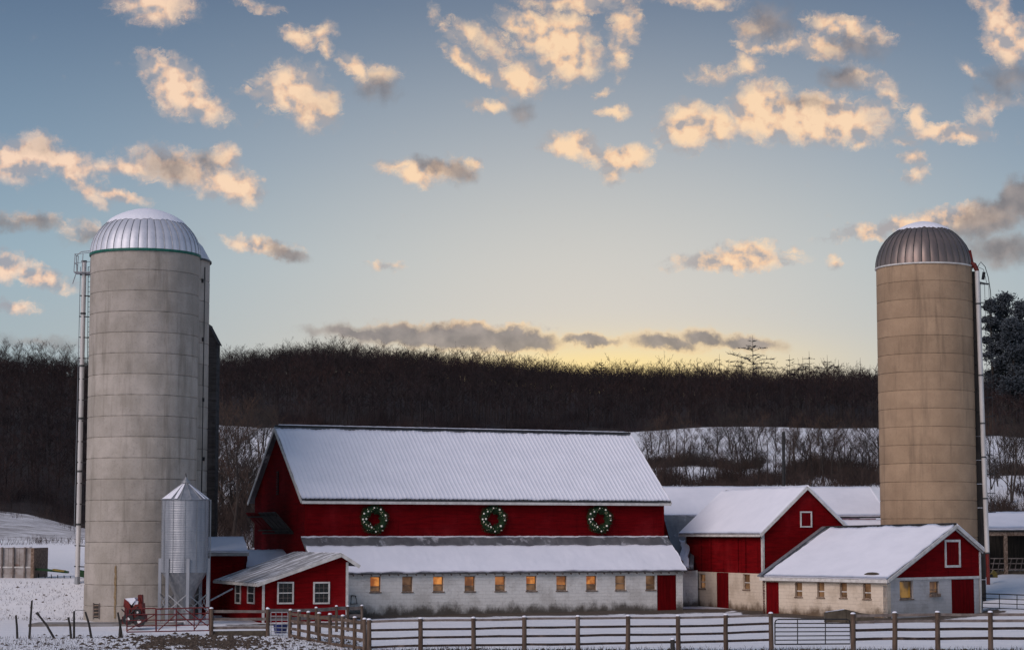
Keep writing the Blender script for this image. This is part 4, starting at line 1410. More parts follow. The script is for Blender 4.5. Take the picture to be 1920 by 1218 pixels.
def dome(parent, R, H, z0, n, metal, cap_from, seam=M['seam'], peak=.12, cap_seed=1, over=.06, seam_r=.028):
    """ribbed dome of n curved metal gores with a cap of snow"""
    steps = 12
    Ro = R + over
    prof = [(Ro * math.cos(i / steps * math.pi / 2), z0 + H * math.sin(i / steps * math.pi / 2) + (peak * (i / steps) ** 6)) for i in range(steps + 1)]
    prof[-1] = (.05, prof[-1][1])
    da = 2 * math.pi / n
    g = MB()
    sub = 4
    vs = []
    for (r, z) in prof:
        for k in range(sub + 1):
            a = da * (k / sub - .5) * .985
            rr = r * (1 + .012 * math.cos((k / sub - .5) * math.pi))
            vs.append((rr * math.cos(a), rr * math.sin(a), z))
    fs = [(i * (sub + 1) + k, i * (sub + 1) + k + 1, (i + 1) * (sub + 1) + k + 1, (i + 1) * (sub + 1) + k) for i in range(steps) for k in range(sub)]
    g.add(vs, fs)
    gm = g.mesh('dome_panel', metal, True, fix=False)
    s_ = MB()
    s_.tube([(r * 1.006 * math.cos(da / 2), r * 1.006 * math.sin(da / 2), z + .01) for (r, z) in prof], seam_r, 4)
    smh = s_.mesh('seam', seam)
    for k in range(n):
        p_ = share(gm, 'dome_panel', parent, rz=k * da)
        share(smh, 'seam', p_)
    # snow cap with a ragged lower border
    m = n * 4
    vs = []
    rows = 7
    for i in range(rows + 1):
        for k in range(m):
            a = 2 * math.pi * k / m
            t0 = cap_from + .035 * fbm(math.cos(a) * 4, math.sin(a) * 4, cap_seed) + .012 * math.cos(a * n)
            t = lerp(t0, 1.0, i / rows)
            r = Ro * math.cos(t * math.pi / 2)
            z = z0 + H * math.sin(t * math.pi / 2) + peak * t ** 6
            th = 0.0 if i == 0 else .05
            vs.append(((r + th * math.cos(t * math.pi / 2)) * math.cos(a), (r + th * math.cos(t * math.pi / 2)) * math.sin(a), z + .045 + th * .6))
    fs = [(i * m + k, i * m + (k + 1) % m, (i + 1) * m + (k + 1) % m, (i + 1) * m + k) for i in range(rows) for k in range(m)]
    fs.append(tuple(rows * m + k for k in range(m)))
    MB().add(vs, fs).build('snow_cap', M['snow'], parent, smooth=True)


def build_silo(name, label, cx, Y, R, py_top, ring_h, material, joint=16, rz=0.0, z_from=-.3):
    c = at(cx, 1100, Y)
    t = thing(name, label, 'silo', (c.x, Y, 0), rz)
    top = zp(py_top, Y)
    n = int(round((top - z_from) / ring_h))
    h = (top - z_from) / n
    meshes = [silo_ring(R, h, seed=k * 3.1 + cx, joint=joint, groove=.030 if cx < 1000 else .012).mesh('concrete_ring', material, True, fix=False) for k in range(4)]
    for k in range(n):
        share(meshes[(k * 7 + k // 3) % 4], 'concrete_ring', t, (0, 0, z_from + k * h), rz=(k % 5) * 2 * math.pi / joint)
    MB().lathe([(R - .045, z_from), (R - .045, top - .02)], 64).build('joint_core', M['joint'], t, smooth=True)
    return t, top, c


s1, top1, c1 = build_silo('silo', 'tall grey concrete silo with silver ribbed dome and green rim band', 262, 123.4, 3.22, 480, 1.215, M['concrete'], joint=16, rz=.12)
dome(s1, 3.20, zp(393, 123.4) - top1 - .1, top1, 40, M['dome_silver'], .48, seam=M['galv_dull'], seam_r=.018)
MB().lathe([(3.25, top1 - .10), (3.30, top1 - .09), (3.30, top1 + .05), (3.22, top1 + .06)], 96).build('rim_band', M['green_band'], s1, smooth=False)
# base hatch and rust streak
aa = math.atan2(-math.sqrt(3.22 ** 2 - (at(181, 1147, 120.9).x - c1.x) ** 2), at(181, 1147, 120.9).x - c1.x) - .12
hq = MB()
ca, sa = math.cos(aa), math.sin(aa)
hr = Vector((ca, sa, 0)) * 3.23
tn = Vector((-sa, ca, 0))
hb = MB().hexa([hr - tn * .22 + Vector((0, 0, .25)), hr + tn * .22 + Vector((0, 0, .25)), hr * .97 + tn * .22 + Vector((0, 0, .25)), hr * .97 - tn * .22 + Vector((0, 0, .25)),
                hr - tn * .22 + Vector((0, 0, 1.05)), hr + tn * .22 + Vector((0, 0, 1.05)), hr * .97 + tn * .22 + Vector((0, 0, 1.05)), hr * .97 - tn * .22 + Vector((0, 0, 1.05))])
hb.build('base_hatch', M['black_wood'], s1)
for k in range(4):
    z = .35 + k * .2
    a_, b_ = hr * 1.006 - tn * .2 + Vector((0, 0, z)), hr * 1.006 + tn * .2 + Vector((0, 0, z + .02))
    MB().bar(a_, b_, .04, .05).build('hatch_slat', M['sill_wood'], s1)
for side in (-1, 1):
    MB().bar(hr * 1.004 + tn * .25 * side + Vector((0, 0, .2)), hr * 1.004 + tn * .25 * side + Vector((0, 0, 1.1)), .06, .06, up=(0, 1, 0)).build('hatch_frame', M['grey_wood'], s1)
aq = math.atan2(-math.sqrt(3.22 ** 2 - (at(216, 1120, 120.3).x - c1.x) ** 2), at(216, 1120, 120.3).x - c1.x) - .12
rs = MB()
rnd = random.Random(3)
zz = .3
pts = []
prev = None
for k in range(26):
    z = .25 + k * .12
    w_ = .012 + .014 * rnd.random() * (1 if k > 6 else .5)
    for s_ in (-1, 1):
        a = aq + s_ * w_ + .004 * math.sin(k)
        pts.append((3.235 * math.cos(a), 3.235 * math.sin(a), z))
rs.add(pts, [(2 * k, 2 * k + 1, 2 * k + 3, 2 * k + 2) for k in range(25)])
rs.build('rust_streak', M['rust'], s1, fix=False)


def ladder_cage(parent, frame_pts, r=.35, hoop=1.4, rods=5, mat_=M['black_iron'], rr=.018):
    """cage of rods and hoops along a line of local points (bottom, top)"""
    p0_, p1_ = Vector(frame_pts[0]), Vector(frame_pts[1])
    L = (p1_ - p0_).length
    n = int(L / hoop)
    for k in range(n + 1):
        c = lerp(p0_, p1_, k / n)
        MB().tube([c + Vector((r * math.cos(a), r * math.sin(a), 0)) for a in [math.pi * 2 * i / 12 for i in range(13)]], rr * 1.3, 4).build('hoop', mat_, parent)
    for k in range(rods):
        a = 2 * math.pi * k / rods + .3
        o_ = Vector((r * math.cos(a), r * math.sin(a), 0))
        MB().tube([p0_ + o_, p1_ + o_], rr, 4).build('rod', mat_, parent)


def L_(root, p):
    """world point into root's own axes"""
    q_ = Matrix.Rotation(-root.rotation_euler.z, 3, 'Z') @ (Vector(p) - root.location)
    return q_


# fill pipe on the silo's left, with its ladder
Yp = 130.5
pb, pt_ = at(145, 1082, Yp), at(158, 490, Yp)
pipe = thing('fill_pipe', 'pale filling pipe with caged ladder running up the left side of the grey silo', 'pipe', (pb.x, Yp, 0))
nseg = 6
for k in range(nseg):
    a, c = lerp(pb, pt_, k / nseg), lerp(pb, pt_, (k + 1) / nseg)
    MB().tube([L_(pipe, a), L_(pipe, c) - Vector((0, 0, .03))], .15, 14).build('pipe_section', M['pipe_white'], pipe, smooth=False)
    MB().tube([L_(pipe, c) - Vector((0, 0, .07)), L_(pipe, c) + Vector((0, 0, .05))], .175, 14).build('collar', M['seam'], pipe)
MB().tube([L_(pipe, pb) + Vector((0, 0, -.5)), L_(pipe, pb) + Vector((0, 0, .05))], .17, 12).build('pipe_foot', M['galv_dull'], pipe)
lx0, lx1 = at(139, 1000, Yp + .2), at(151, 500, Yp + .2)
for off in (0, .26):
    MB().tube([L_(pipe, lx0) + Vector((off, 0, 0)), L_(pipe, lx1) + Vector((off, 0, 0))], .02, 4).build('ladder_rail', M['galv_dull'], pipe)
for k in range(15):
    py = 515 + k * 39
    a, c = at(lerp(151, 140, k / 14) - 1, py, Yp - .1), at(lerp(171, 164, k / 14), py + 1, Yp - .1)
    MB().tube([L_(pipe, a), L_(pipe, c)], .035, 5).build('bracket', M['black_iron'], pipe)
xr0, xr1 = at(165, 1060, Yp + .5), at(168, 500, Yp + .5)
for off in (-.09, .09):
    MB().tube([L_(pipe, xr0) + Vector((off, 0, 0)), L_(pipe, xr1) + Vector((off, 0, 0))], .022, 4).build('ladder_rail', M['black_iron'], pipe)
for k in range(60):
    c = lerp(xr0, xr1, k / 59)
    MB().tube([L_(pipe, c) - Vector((.09, 0, 0)), L_(pipe, c) + Vector((.09, 0, 0))], .014, 4).build('rung', M['black_iron'], pipe)
# top platform and railing
pa, pb2 = at(141, 511, Yp), at(171, 505, Yp)
MB().box(L_(pipe, pa).x, L_(pipe, pb2).x, -.4, .6, pa.z - .05, pa.z + .02).build('platform', M['galv_dull'], pipe)
for (x_, y_) in ((L_(pipe, pa).x, -.4), (L_(pipe, pb2).x, -.4), (L_(pipe, pa).x, .6), ((L_(pipe, pa).x + L_(pipe, pb2).x) / 2, -.4)):
    MB().tube([(x_, y_, pa.z), (x_ + .05, y_, pa.z + 1.15)], .025, 5).build('rail_post', M['galv_dull'], pipe)
for zz in (.55, 1.12):
    MB().tube([(L_(pipe, pa).x + .02, .6, pa.z + zz), (L_(pipe, pa).x + .02, -.4, pa.z + zz), (L_(pipe, pb2).x, -.4, pa.z + zz + .1)], .02, 5).build('railing', M['galv_dull'], pipe)
MB().tube([L_(pipe, at(136, 532, Yp)), L_(pipe, at(144, 508, Yp)), L_(pipe, at(143, 480, Yp)), L_(pipe, at(152, 472, Yp)), L_(pipe, at(171, 470, Yp))], .03, 5).build('curved_brace', M['galv_dull'], pipe)

# second silo, hidden behind the first except for its right edge
s2, top2, c2 = build_silo('silo', 'grey concrete silo mostly hidden behind the silver-domed one', 294, 131.0, 3.0, 490, 1.30, M['concrete'], joint=14)
MB().lathe([(3.06, top2 - .04), (3.08, top2), (2.55, top2 + .95), (1.6, top2 + 1.9), (0.02, top2 + 2.5)], 40).build('dome_roof', M['dome_silver'], s2, smooth=True)
MB().lathe([(3.11, top2 - .10), (3.11, top2 + .02)], 40).build('rim_band', M['dark_metal'], s2)
for py in (525, 635, 748, 859):
    p_ = at(378, py, 129.4)
    q_ = L_(s2, p_)
    a = math.atan2(-abs(q_.y), q_.x)
    a = -math.acos(min(.999, q_.x / 3.0))
    c = Vector((3.0 * math.cos(a), 3.0 * math.sin(a), p_.z))
    MB().box(c.x - .07, c.x + .07, c.y - .12, c.y + .06, c.z - .12, c.z + .12).build('port', M['black_iron'], s2)
MB().bar((2.86, -.95, .5), (2.86, -.95, top2 - .5), .05, .05, up=(0, 1, 0)).build('conduit', M['seam'], s2)

# dark boarded elevator tower
pt2 = at(388, 1000, 137)
tw = thing('elevator_tower', 'slim dark boarded tower with a small gable roof beside the silos', 'tower', (pt2.x, 137, 0), 0)
xe, xw = L_(tw, at(405.5, 700, 137)).x, L_(tw, at(371, 700, 137)).x
ztw = zp(641, 137)
ztp = zp(607, 137)
mid = L_(tw, at(389, 700, 137)).x
MB().poly_prism([(xw, 0, 0), (xe, 0, 0), (xe, 0, ztw), (mid, 0, ztp - .1), (xw, 0, ztw)], (0, 1.6, 0)).build('tower_wall', M['barn_wood'], tw)
for (xx, s_) in ((xw - .12, 1), (xe + .12, -1)):
    slab((xx, -.12, ztw - .1), (xx, 1.75, ztw - .1), (mid, -.12, ztp + .02), (mid, 1.75, ztp + .02), .06).build('roof_slope', M['barn_wood'], tw)
for k in range(21):
    z = 1.5 + k * .72
    MB().box(xe - .24, xe + .01, -.05, -.004, z, z + .05).build('cleat', M['black_wood'], tw)

# right-hand silo
s4, top4, c4 = build_silo('silo', 'tall tan concrete silo with dark ribbed dome on the far right', 1744, 148, 3.38, 503, 1.30, M['concrete_tan'], joint=16, rz=.2)
dome(s4, 3.35, zp(417, 148) - top4 - .1, top4, 36, M['dome_grey'], .61, cap_seed=9)
MB().lathe([(3.39, top4 - .07), (3.47, top4 - .06), (3.47, top4 + .03), (3.37, top4 + .05)], 96).build('rim_band', M['white_trim'], s4)
# red hatch dormer on the dome's right shoulder
qd = L_(s4, at(1819, 485, 146.9))
MB().hexa([(qd.x - .3, qd.y - .4, top4 - .1), (qd.x + .15, qd.y - .4, top4 - .1), (qd.x + .15, qd.y + .5, top4 - .1), (qd.x - .3, qd.y + .5, top4 - .1),
           (qd.x - .45, qd.y - .3, top4 + 1.0), (qd.x - .05, qd.y - .3, top4 + 1.15), (qd.x - .05, qd.y + .4, top4 + 1.15), (qd.x - .45, qd.y + .4, top4 + 1.0)]).build('dome_hatch', M['machine_red'], s4)
MB().tube([(qd.x - .2, qd.y, top4 + 1.0), (qd.x - .25, qd.y, top4 + 1.5)], .03, 5).build('vent', M['black_iron'], s4)
# unloading chute down the right side, its shade put into the black colour
cw = c4.x + 3.38
cu = L_(s4, (cw + .02, 147.4, 0))
nc = 14
for k in range(nc):
    za, zb = lerp(.2, top4 - .3, k / nc), lerp(.2, top4 - .3, (k + 1) / nc) - .04
    MB().tube([(cu.x, cu.y, za), (cu.x, cu.y, zb)], .40, 12).build('chute_section', M['black_wood'], s4)

Y4 = 146.4
pb4, pt4 = at(1851, 1036, Y4), at(1832, 508, Y4)
p4 = thing('fill_pipe', 'white filling pipe on the right side of the tan silo', 'pipe', (pb4.x, Y4, 0))
stops = [508, 570, 705, 795, 858, 935, 1036]
for k in range(len(stops) - 1):
    t0_, t1_ = (stops[k] - 508) / 528, (stops[k + 1] - 508) / 528
    a, c = L_(p4, lerp(pt4, pb4, t0_)), L_(p4, lerp(pt4, pb4, t1_))
    MB().tube([a, c], .165, 14).build('pipe_section', M['pipe_white'], p4)
    MB().tube([c + Vector((0, 0, .05)), c - Vector((0, 0, .05))], .19, 14).build('collar', M['seam'], p4)
e = L_(p4, pb4)
MB().tube([e + Vector((0, 0, -.05)), e + Vector((.02, 0, -.55)), e + Vector((.03, 0, -2.2))], .13, 10).build('pipe_foot', M['machine_red'], p4)
MB().tube([L_(p4, pt4) + Vector((0, 0, 0)), L_(p4, pt4) + Vector((-.15, .1, .45)), L_(p4, pt4) + Vector((-.6, .3, .7))], .165, 12).build('elbow', M['machine_red'], p4)

# lattice ladder cage with curved gooseneck at its top
lc = thing('ladder_cage', 'thin caged ladder with curved top hoop standing right of the tan silo', 'ladder', (at(1850, 700, 148.5).x, 148.5, 0))
b0q, t0q = L_(lc, at(1858, 960, 148.5)), L_(lc, at(1846, 532, 148.5))
ladder_cage(lc, (b0q, t0q), r=.34, hoop=1.35, rods=6, mat_=M['seam'], rr=.016)
MB().tube([L_(lc, at(x_, y_, 148.5)) for (x_, y_) in ((1833, 500), (1839, 491), (1847, 500), (1853, 520), (1857, 545), (1859, 575))], .03, 5).build('gooseneck', M['seam'], lc)
MB().tube([L_(lc, at(x_, y_, 148.5)) for (x_, y_) in ((1832, 500), (1844, 505), (1850, 530))], .02, 5).build('brace', M['seam'], lc)
for (x_, y_) in ((1833, 528), (1850, 532)):
    pass
MB().bar(L_(lc, at(1831, 528, 148.5)), L_(lc, at(1853, 533, 148.5)), .5, .04).build('platform', M['seam'], lc)
MB().bar(L_(lc, at(1845, 510, 148.5)), L_(lc, at(1843, 524, 148.5)), .15, .2).build('pulley_block', M['black_iron'], lc)

# ---------------------------------------------------------------- steel grain bin
Yb = 118.0
cb = at(345.5, 1100, Yb)
gb = thing('grain_bin', 'galvanised steel hopper bin on legs with snowy cone roof before the grey silo', 'grain bin', (cb.x, Yb, 0))
Rb = 43 / F * Yb
zt5, zb5 = zp(936, Yb), zp(1072, Yb)
nr = 7
for k in range(nr):
    za, zb_ = lerp(zb5, zt5, k / nr), lerp(zb5, zt5, (k + 1) / nr)
    prof = []
    for i in range(25):
        z = lerp(za, zb_, i / 24)
        prof.append((Rb + .010 * math.sin(i / 24 * math.pi * 2 * 6) + (.012 if i == 0 else 0), z))
    MB().lathe(prof, 56).build('bin_ring', M['galv'], gb, smooth=True)
for k in range(12):
    a = 2 * math.pi * k / 12 + .15
    MB().tube([((Rb + .02) * math.cos(a), (Rb + .02) * math.sin(a), zb5), ((Rb + .02) * math.cos(a), (Rb + .02) * math.sin(a), zt5)], .012, 4).build('bolt_seam', M['galv_dull'], gb)
ztop = zp(905, Yb)
npan = 14
cone = MB()
vs = []
da = 2 * math.pi / npan
cm_ = MB().add([(.16 * math.cos(-da / 2), .16 * math.sin(-da / 2), ztop - zt5), (.16 * math.cos(da / 2), .16 * math.sin(da / 2), ztop - zt5),
                ((Rb + .07) * math.cos(da / 2), (Rb + .07) * math.sin(da / 2), -.03), ((Rb + .07) * math.cos(-da / 2), (Rb + .07) * math.sin(-da / 2), -.03)], [(0, 1, 2, 3)]).mesh('roof_panel', M['galv'], fix=False)
cs_ = MB().tube([(.16 * math.cos(da / 2), .16 * math.sin(da / 2), ztop - zt5 + .01), ((Rb + .07) * math.cos(da / 2), (Rb + .07) * math.sin(da / 2), -.02)], .022, 4).mesh('rib', M['galv_dull'])
pan_rot = -math.pi / 2 + .18
for k in range(npan):
    p_ = share(cm_, 'roof_panel', gb, (0, 0, zt5), rz=pan_rot + k * da)
    share(cs_, 'rib', p_)
for k in range(npan):
    if k == 0 or k == 1:
        continue
    a0_ = pan_rot + k * da
    rr0, rr1 = .22, Rb + .04
    H_ = ztop - zt5
    zz = lambda r: zt5 - .03 + (Rb + .07 - r) / (Rb + .07 - .16) * H_
    m2 = MB()
    vs = []
    for i in range(6):
        r = lerp(rr0, rr1, i / 5)
        for j in range(4):
            a = a0_ + da * (j / 3 - .5) * (1.0 if 2 < k < npan - 1 else (.8 - .1 * i))
            vs.append((r * math.cos(a), r * math.sin(a), zz(r) + .04))
    m2.add(vs, [(i * 4 + j, i * 4 + j + 1, i * 4 + 5 + j, i * 4 + 4 + j) for i in range(5) for j in range(3)])
    m2.build('roof_snow', M['snow'], gb, fix=False)
MB().lathe([(.20, ztop - .05), (.26, ztop + .02), (.22, ztop + .10), (.10, ztop + .22), (.02, ztop + .36)], 16).build('lid', M['galv_dull'], gb, smooth=True)
MB().tube([(.02, 0, ztop + .3), (-.02, 0, ztop + .55)], .025, 5).build('lid_handle', M['black_iron'], gb)
MB().lathe([(Rb + .03, zt5 - .05), (Rb + .07, zt5 - .03)], 48).build('eave_ring', M['galv_dull'], gb)
zho = zp(1140, Yb)
MB().lathe([(Rb - .02, zb5 + .01), (Rb * .62, lerp(zb5, zho, .38)), (.18, zho), (.18, zho - .15)], 40).build('hopper', M['galv_dull'], gb, smooth=True)
MB().box(-.25, .25, -.25, .25, zho - .5, zho - .15).build('discharge_boot', M['galv_dull'], gb)
legx = [(-.97, -.15), (-.60, -.85), (.30, -.98), (.98, -.1), (.55, .85), (-.5, .9)]
zlt = zp(1046, Yb)
lp = []
for (x_, y_) in legx:
    n_ = math.hypot(x_, y_)
    lx, ly = x_ / n_ * (Rb + .06), y_ / n_ * (Rb + .06)
    lp.append((lx, ly))
    MB().box(lx - .085, lx + .085, ly - .06, ly + .06, -.1, zlt).build('leg', M['galv'], gb)
for k in range(6):
    a, c = lp[k], lp[(k + 1) % 6]
    MB().bar((a[0], a[1] - .03, 1.75), (c[0], c[1] - .03, .75), .02, .06).build('cross_brace', M['galv_dull'], gb)
    MB().bar((a[0], a[1] + .02, .75), (c[0], c[1] + .02, 1.75), .02, .06).build('cross_brace', M['galv_dull'], gb)
# ladder on the bin's right side
for off in (-.12, .12):
    MB().tube([(Rb + .12, off, .3), (Rb + .12, off, zt5)], .02, 4).build('ladder_rail', M['galv_dull'], gb)
for k in range(20):
    MB().tube([(Rb + .12, -.12, .6 + k * .3), (Rb + .12, .12, .6 + k * .3)], .012, 4).build('rung', M['galv_dull'], gb)
# auger tube leaning to the milk house
a, c = at(394, 1125, 118), at(436, 1103, 119.5)
au = MB().tube([a, c], .05, 8).build('auger_tube', M['galv_dull'])
tag(au, 'thin steel auger tube slanting from the grain bin up to the red wall', 'auger')

# ---------------------------------------------------------------- red farm machine by the silo
Ym = 112.0
cmx = at(252, 1150, Ym)
rm = thing('farm_machine', 'old faded red farm machine with a snow-topped hopper beside the silo foot', 'farm machine', (cmx.x, Ym, 0))


def mp(px, py, dy=0.0):
    p = at(px, py, Ym + dy)
    return L_(rm, p)


def prof_prism(pts, y0, y1, name, mt):
    loop = [mp(x, y) for (x, y) in pts]
    return MB().poly_prism([(p.x, y0, p.z) for p in loop], (0, y1 - y0, 0)).build(name, mt, rm)


prof_prism([(233, 1168), (233, 1154), (272, 1152), (272, 1166)], -.7, .7, 'chassis', M['machine_red'])
for k in range(5):
    q = mp(240 + k * 6, 1151)
    MB().box(q.x - .03, q.x + .03, -.56, -.5, q.z - .1, q.z + .35).build('rib', M['black_iron'], rm)
MB().tube([mp(262, 1136) + Vector((0, -.56, 0)), mp(247, 1150) + Vector((0, -.56, 0))], .035, 6).build('belt_guard', M['black_iron'], rm)
MB().tube([mp(262, 1120) + Vector((0, -.26, 0)), mp(272, 1148) + Vector((0, -.26, 0))], .04, 6).build('feed_tube', M['machine_red'], rm)
prof_prism([(236, 1154), (237, 1138), (248, 1142), (256, 1132), (269, 1130), (270, 1154)], -.5, .5, 'body', M['machine_red'])
prof_prism([(238, 1139), (234, 1136), (236, 1121), (244, 1127), (249, 1140)], -.45, .45, 'hopper', M['machine_red'])
prof_prism([(259, 1131), (260, 1114), (267.5, 1114), (268, 1131)], -.22, .22, 'chute', M['machine_red'])
prof_prism([(236, 1121), (254, 1119.5), (257, 1123), (249, 1133)], -.4, .4, 'snow_load', M['snow'])
prof_prism([(252, 1133), (256, 1124), (261, 1126), (260, 1135)], -.3, .3, 'snow_load', M['snow'])
for (x_, y_, r_) in ((245, 1159, .30), (263, 1146, .16), (266, 1163, .30)):
    q = mp(x_, y_)
    w_ = MB().tube([(q.x, -.80, q.z), (q.x, -.66, q.z)], r_, 16).build('wheel', M['black_iron'], rm)
    MB().tube([(q.x, -.83, q.z), (q.x, -.80, q.z)], r_ * .35, 10).build('hub', M['white_trim'], w_)
MB().tube([mp(229, 1160), mp(238, 1158)], .06, 6).build('shaft', M['machine_red'], rm)
MB().tube([mp(228, 1141), mp(236, 1149)], .035, 6).build('lever', M['black_iron'], rm)

# ---------------------------------------------------------------- fences
rnd = random.Random(12)


def wood_post(parent, x, y, z0, z1, w=.13, d=.13, cap=True, mt=None, name='post', lean=0.0):
    r = w / 2
    mb = MB()
    n = 8
    pts = [(x + rnd.uniform(-.01, .01), y, z0 - .25), (x + lean * .5 + rnd.uniform(-.012, .012), y, (z0 + z1) / 2), (x + lean, y, z1)]
    mb.tube(pts, [r * 1.08, r, r * .96], n)
    p_ = mb.build(name, mt or M['old_wood'], parent)
    if cap:
        MB().lathe([(r * 1.02, 0), (r * 1.0, .03), (r * .6, .06), (0.001, .07)], 8, cx=0, cy=0).build('snow_cap', M['snow'], p_, smooth=True).location = (x + lean, y, z1)
    return p_


def rail(parent, p, q, w=.05, h=.13, mt=None, name='rail', snow=False):
    p, q = Vector(p), Vector(q)
    sag = rnd.uniform(-.015, .015)
    m = lerp(p, q, .5) + Vector((0, 0, sag))
    mb = MB()
    d = (q - p).normalized()
    a = d.cross(Vector((0, 0, 1))).normalized() * w / 2
    vs = []
    for c, hh in ((p, h), (lerp(p, m, .5), h * rnd.uniform(.93, 1.05)), (m, h * rnd.uniform(.93, 1.05)), (lerp(m, q, .5), h * rnd.uniform(.93, 1.05)), (q, h)):
        u = Vector((0, 0, hh / 2))
        vs += [c - a - u, c + a - u, c + a + u, c - a + u]
    fs = [(0, 1, 2, 3), (16, 17, 18, 19)]
    for i in range(4):
        for k in range(4):
            fs.append((i * 4 + k, i * 4 + (k + 1) % 4, (i + 1) * 4 + (k + 1) % 4, (i + 1) * 4 + k))
    mb.add(vs, fs)
    r_ = mb.build(name, mt or M['dark_wood'], parent)
    if snow:
        u = Vector((0, 0, h / 2 + .004))
        MB().bar(p + u, q + u, w * .9, .018).build('snow_line', M['snow'], r_)
    return r_


def fence(label, posts, rails_py, group=None, mt_post=None, mt_rail=None, hw=.13, pw=.14, name='board_fence', wr=None, snow_top=False, cap=True):
    """posts: list of (px, top py, base py, Y); rails_py: height fractions above the foot"""
    x0 = at(posts[0][0], posts[0][2], posts[0][3])
    f = thing(name, label, 'fence', (x0.x, posts[0][3], 0), 0, group)
    L = []
    for (px, t, b_, Y) in posts:
        a, c = L_(f, at(px, b_, Y)), L_(f, at(px, t, Y))
        wood_post(f, a.x, a.y, a.z, c.z, pw, mt=mt_post, cap=cap, lean=c.x - a.x + rnd.uniform(-.02, .02))
        L.append((a, c))
    for i in range(len(L) - 1):
        for j, fr in enumerate(rails_py):
            y_off = Vector((0, -.5 * pw - .025, 0)) if True else Vector((0, 0, 0))
            p = lerp(L[i][0], L[i][1], fr + rnd.uniform(-.008, .008)) + Vector((0, pw * .25, 0))
            q_ = lerp(L[i + 1][0], L[i + 1][1], fr + rnd.uniform(-.008, .008)) + Vector((0, pw * .25, 0))
            r = rail(f, p, q_, .05, hw, mt=(mt_rail[j] if isinstance(mt_rail, list) else mt_rail), snow=snow_top and j == len(rails_py) - 1)
    return f


# long foreground fence, from the corner at the left to the gate
fp = [(692, 1161, 1224, 91.0), (789, 1159, 1221, 91.0), (888, 1158, 1220, 91.0), (983, 1156, 1219, 91.2), (1084, 1155, 1218, 91.4), (1177, 1154, 1216, 91.7),
      (1272, 1154, 1214, 92.0), (1361, 1152, 1212, 92.3), (1446, 1149, 1209, 92.6)]
fence('long dark four-rail wooden fence across the front, from corner posts to tube gate', fp, [.18, .43, .68, .945],
      mt_rail=[M['dark_wood'], M['dark_wood'], M['dark_wood'], M['grey_wood']], hw=.10, pw=.20)
# right of the gate
fp2 = [(1600, 1150, 1212, 92.0), (1678, 1148, 1210, 92.2), (1758, 1147, 1211, 92.2), (1857, 1147, 1209, 92.4), (1960, 1147, 1209, 92.6)]
fence('four-rail wooden fence in front right, past the tube gate', fp2, [.22, .50, .74, .93],
      mt_rail=[M['dark_wood'], M['dark_wood'], M['grey_wood'], M['grey_wood']], hw=.12, pw=.22)
# angled fence running back on the left
fp3 = [(544, 1143, 1198, 103), (560, 1145, 1202, 101.4), (579, 1147, 1207, 99.8), (598, 1149, 1212, 98.0), (619, 1151, 1215, 96.4), (642, 1154, 1218, 94.8), (665, 1157, 1221, 93.2), (684, 1160, 1224, 91.6)]
fence('brown wooden fence with closely set posts running back from the front corner', fp3, [.14, .38, .64, .88], mt_rail=M['old_wood'], hw=.13, pw=.18, mt_post=M['old_wood'])
# rear yard fence
fp4 = [(502, 1140, 1189, 106), (593, 1139, 1186, 108), (631, 1136, 1184, 109), (652, 1136, 1183, 109.5), (678, 1135, 1182, 110)]
fence('grey two-rail yard fence behind the angled one, in front of the milk house', fp4, [.60, .92], mt_rail=M['grey_wood'], hw=.17, pw=.15)
fp5 = [(396, 1140, 1192, 105), (502, 1141, 1190, 105.6)]
fence('short grey board fence section right of the red gates', fp5, [.30, .62, .90], mt_rail=M['grey_wood'], hw=.14, pw=.20)
p_, q_ = at(398, 1188, 105.2), at(498, 1187, 105.7)
kb = MB().bar(p_, q_, .25, .30).build('feed_kerb', M['stone_dark'])
tag(kb, 'dark timber sleeper lying under the short grey board fence', 'timber')


def tube_gate(label, x0, x1, yt0, yt1, yb0, yb1, Y0, Y1, bars, uprights, mt, r=.025, round_corner=.15, diag=(), group=None, name='tube_gate'):
    a = at(x0, yb0, Y0)
    g = thing(name, label, 'gate', (a.x, Y0, 0), 0, group)
    A, B2, Cc, D = [L_(g, p) for p in (at(x0, yb0, Y0), at(x1, yb1, Y1), at(x1, yt1, Y1), at(x0, yt0, Y0))]
    def cr(P, Q, R2):
        u, v = (P - Q).normalized() * round_corner, (R2 - Q).normalized() * round_corner
        return [Q + u, Q + u * .3 + v * .3, Q + v]
    loop = [A] + cr(A, D, Cc) + cr(D, Cc, B2) + [B2, A]
    MB().tube(loop, r * 1.15, 6).build('gate_frame', mt, g)
    for k in range(1, bars):
        t = k / bars
        MB().tube([lerp(A, D, t), lerp(B2, Cc, t)], r, 6).build('bar', mt, g)
    for u in uprights:
        MB().tube([lerp(A, B2, u) + Vector((0, -.03, 0)), lerp(D, Cc, u) + Vector((0, -.03, 0))], r * .9, 6).build('upright', mt, g)
    for (u0, t0, u1, t1) in diag:
        P = lerp(lerp(A, B2, u0), lerp(D, Cc, u0), t0)
        Q = lerp(lerp(A, B2, u1), lerp(D, Cc, u1), t1)
        MB().tube([P + Vector((0, -.04, 0)), Q + Vector((0, -.04, 0))], r, 6).build('brace', mt, g)
    return g


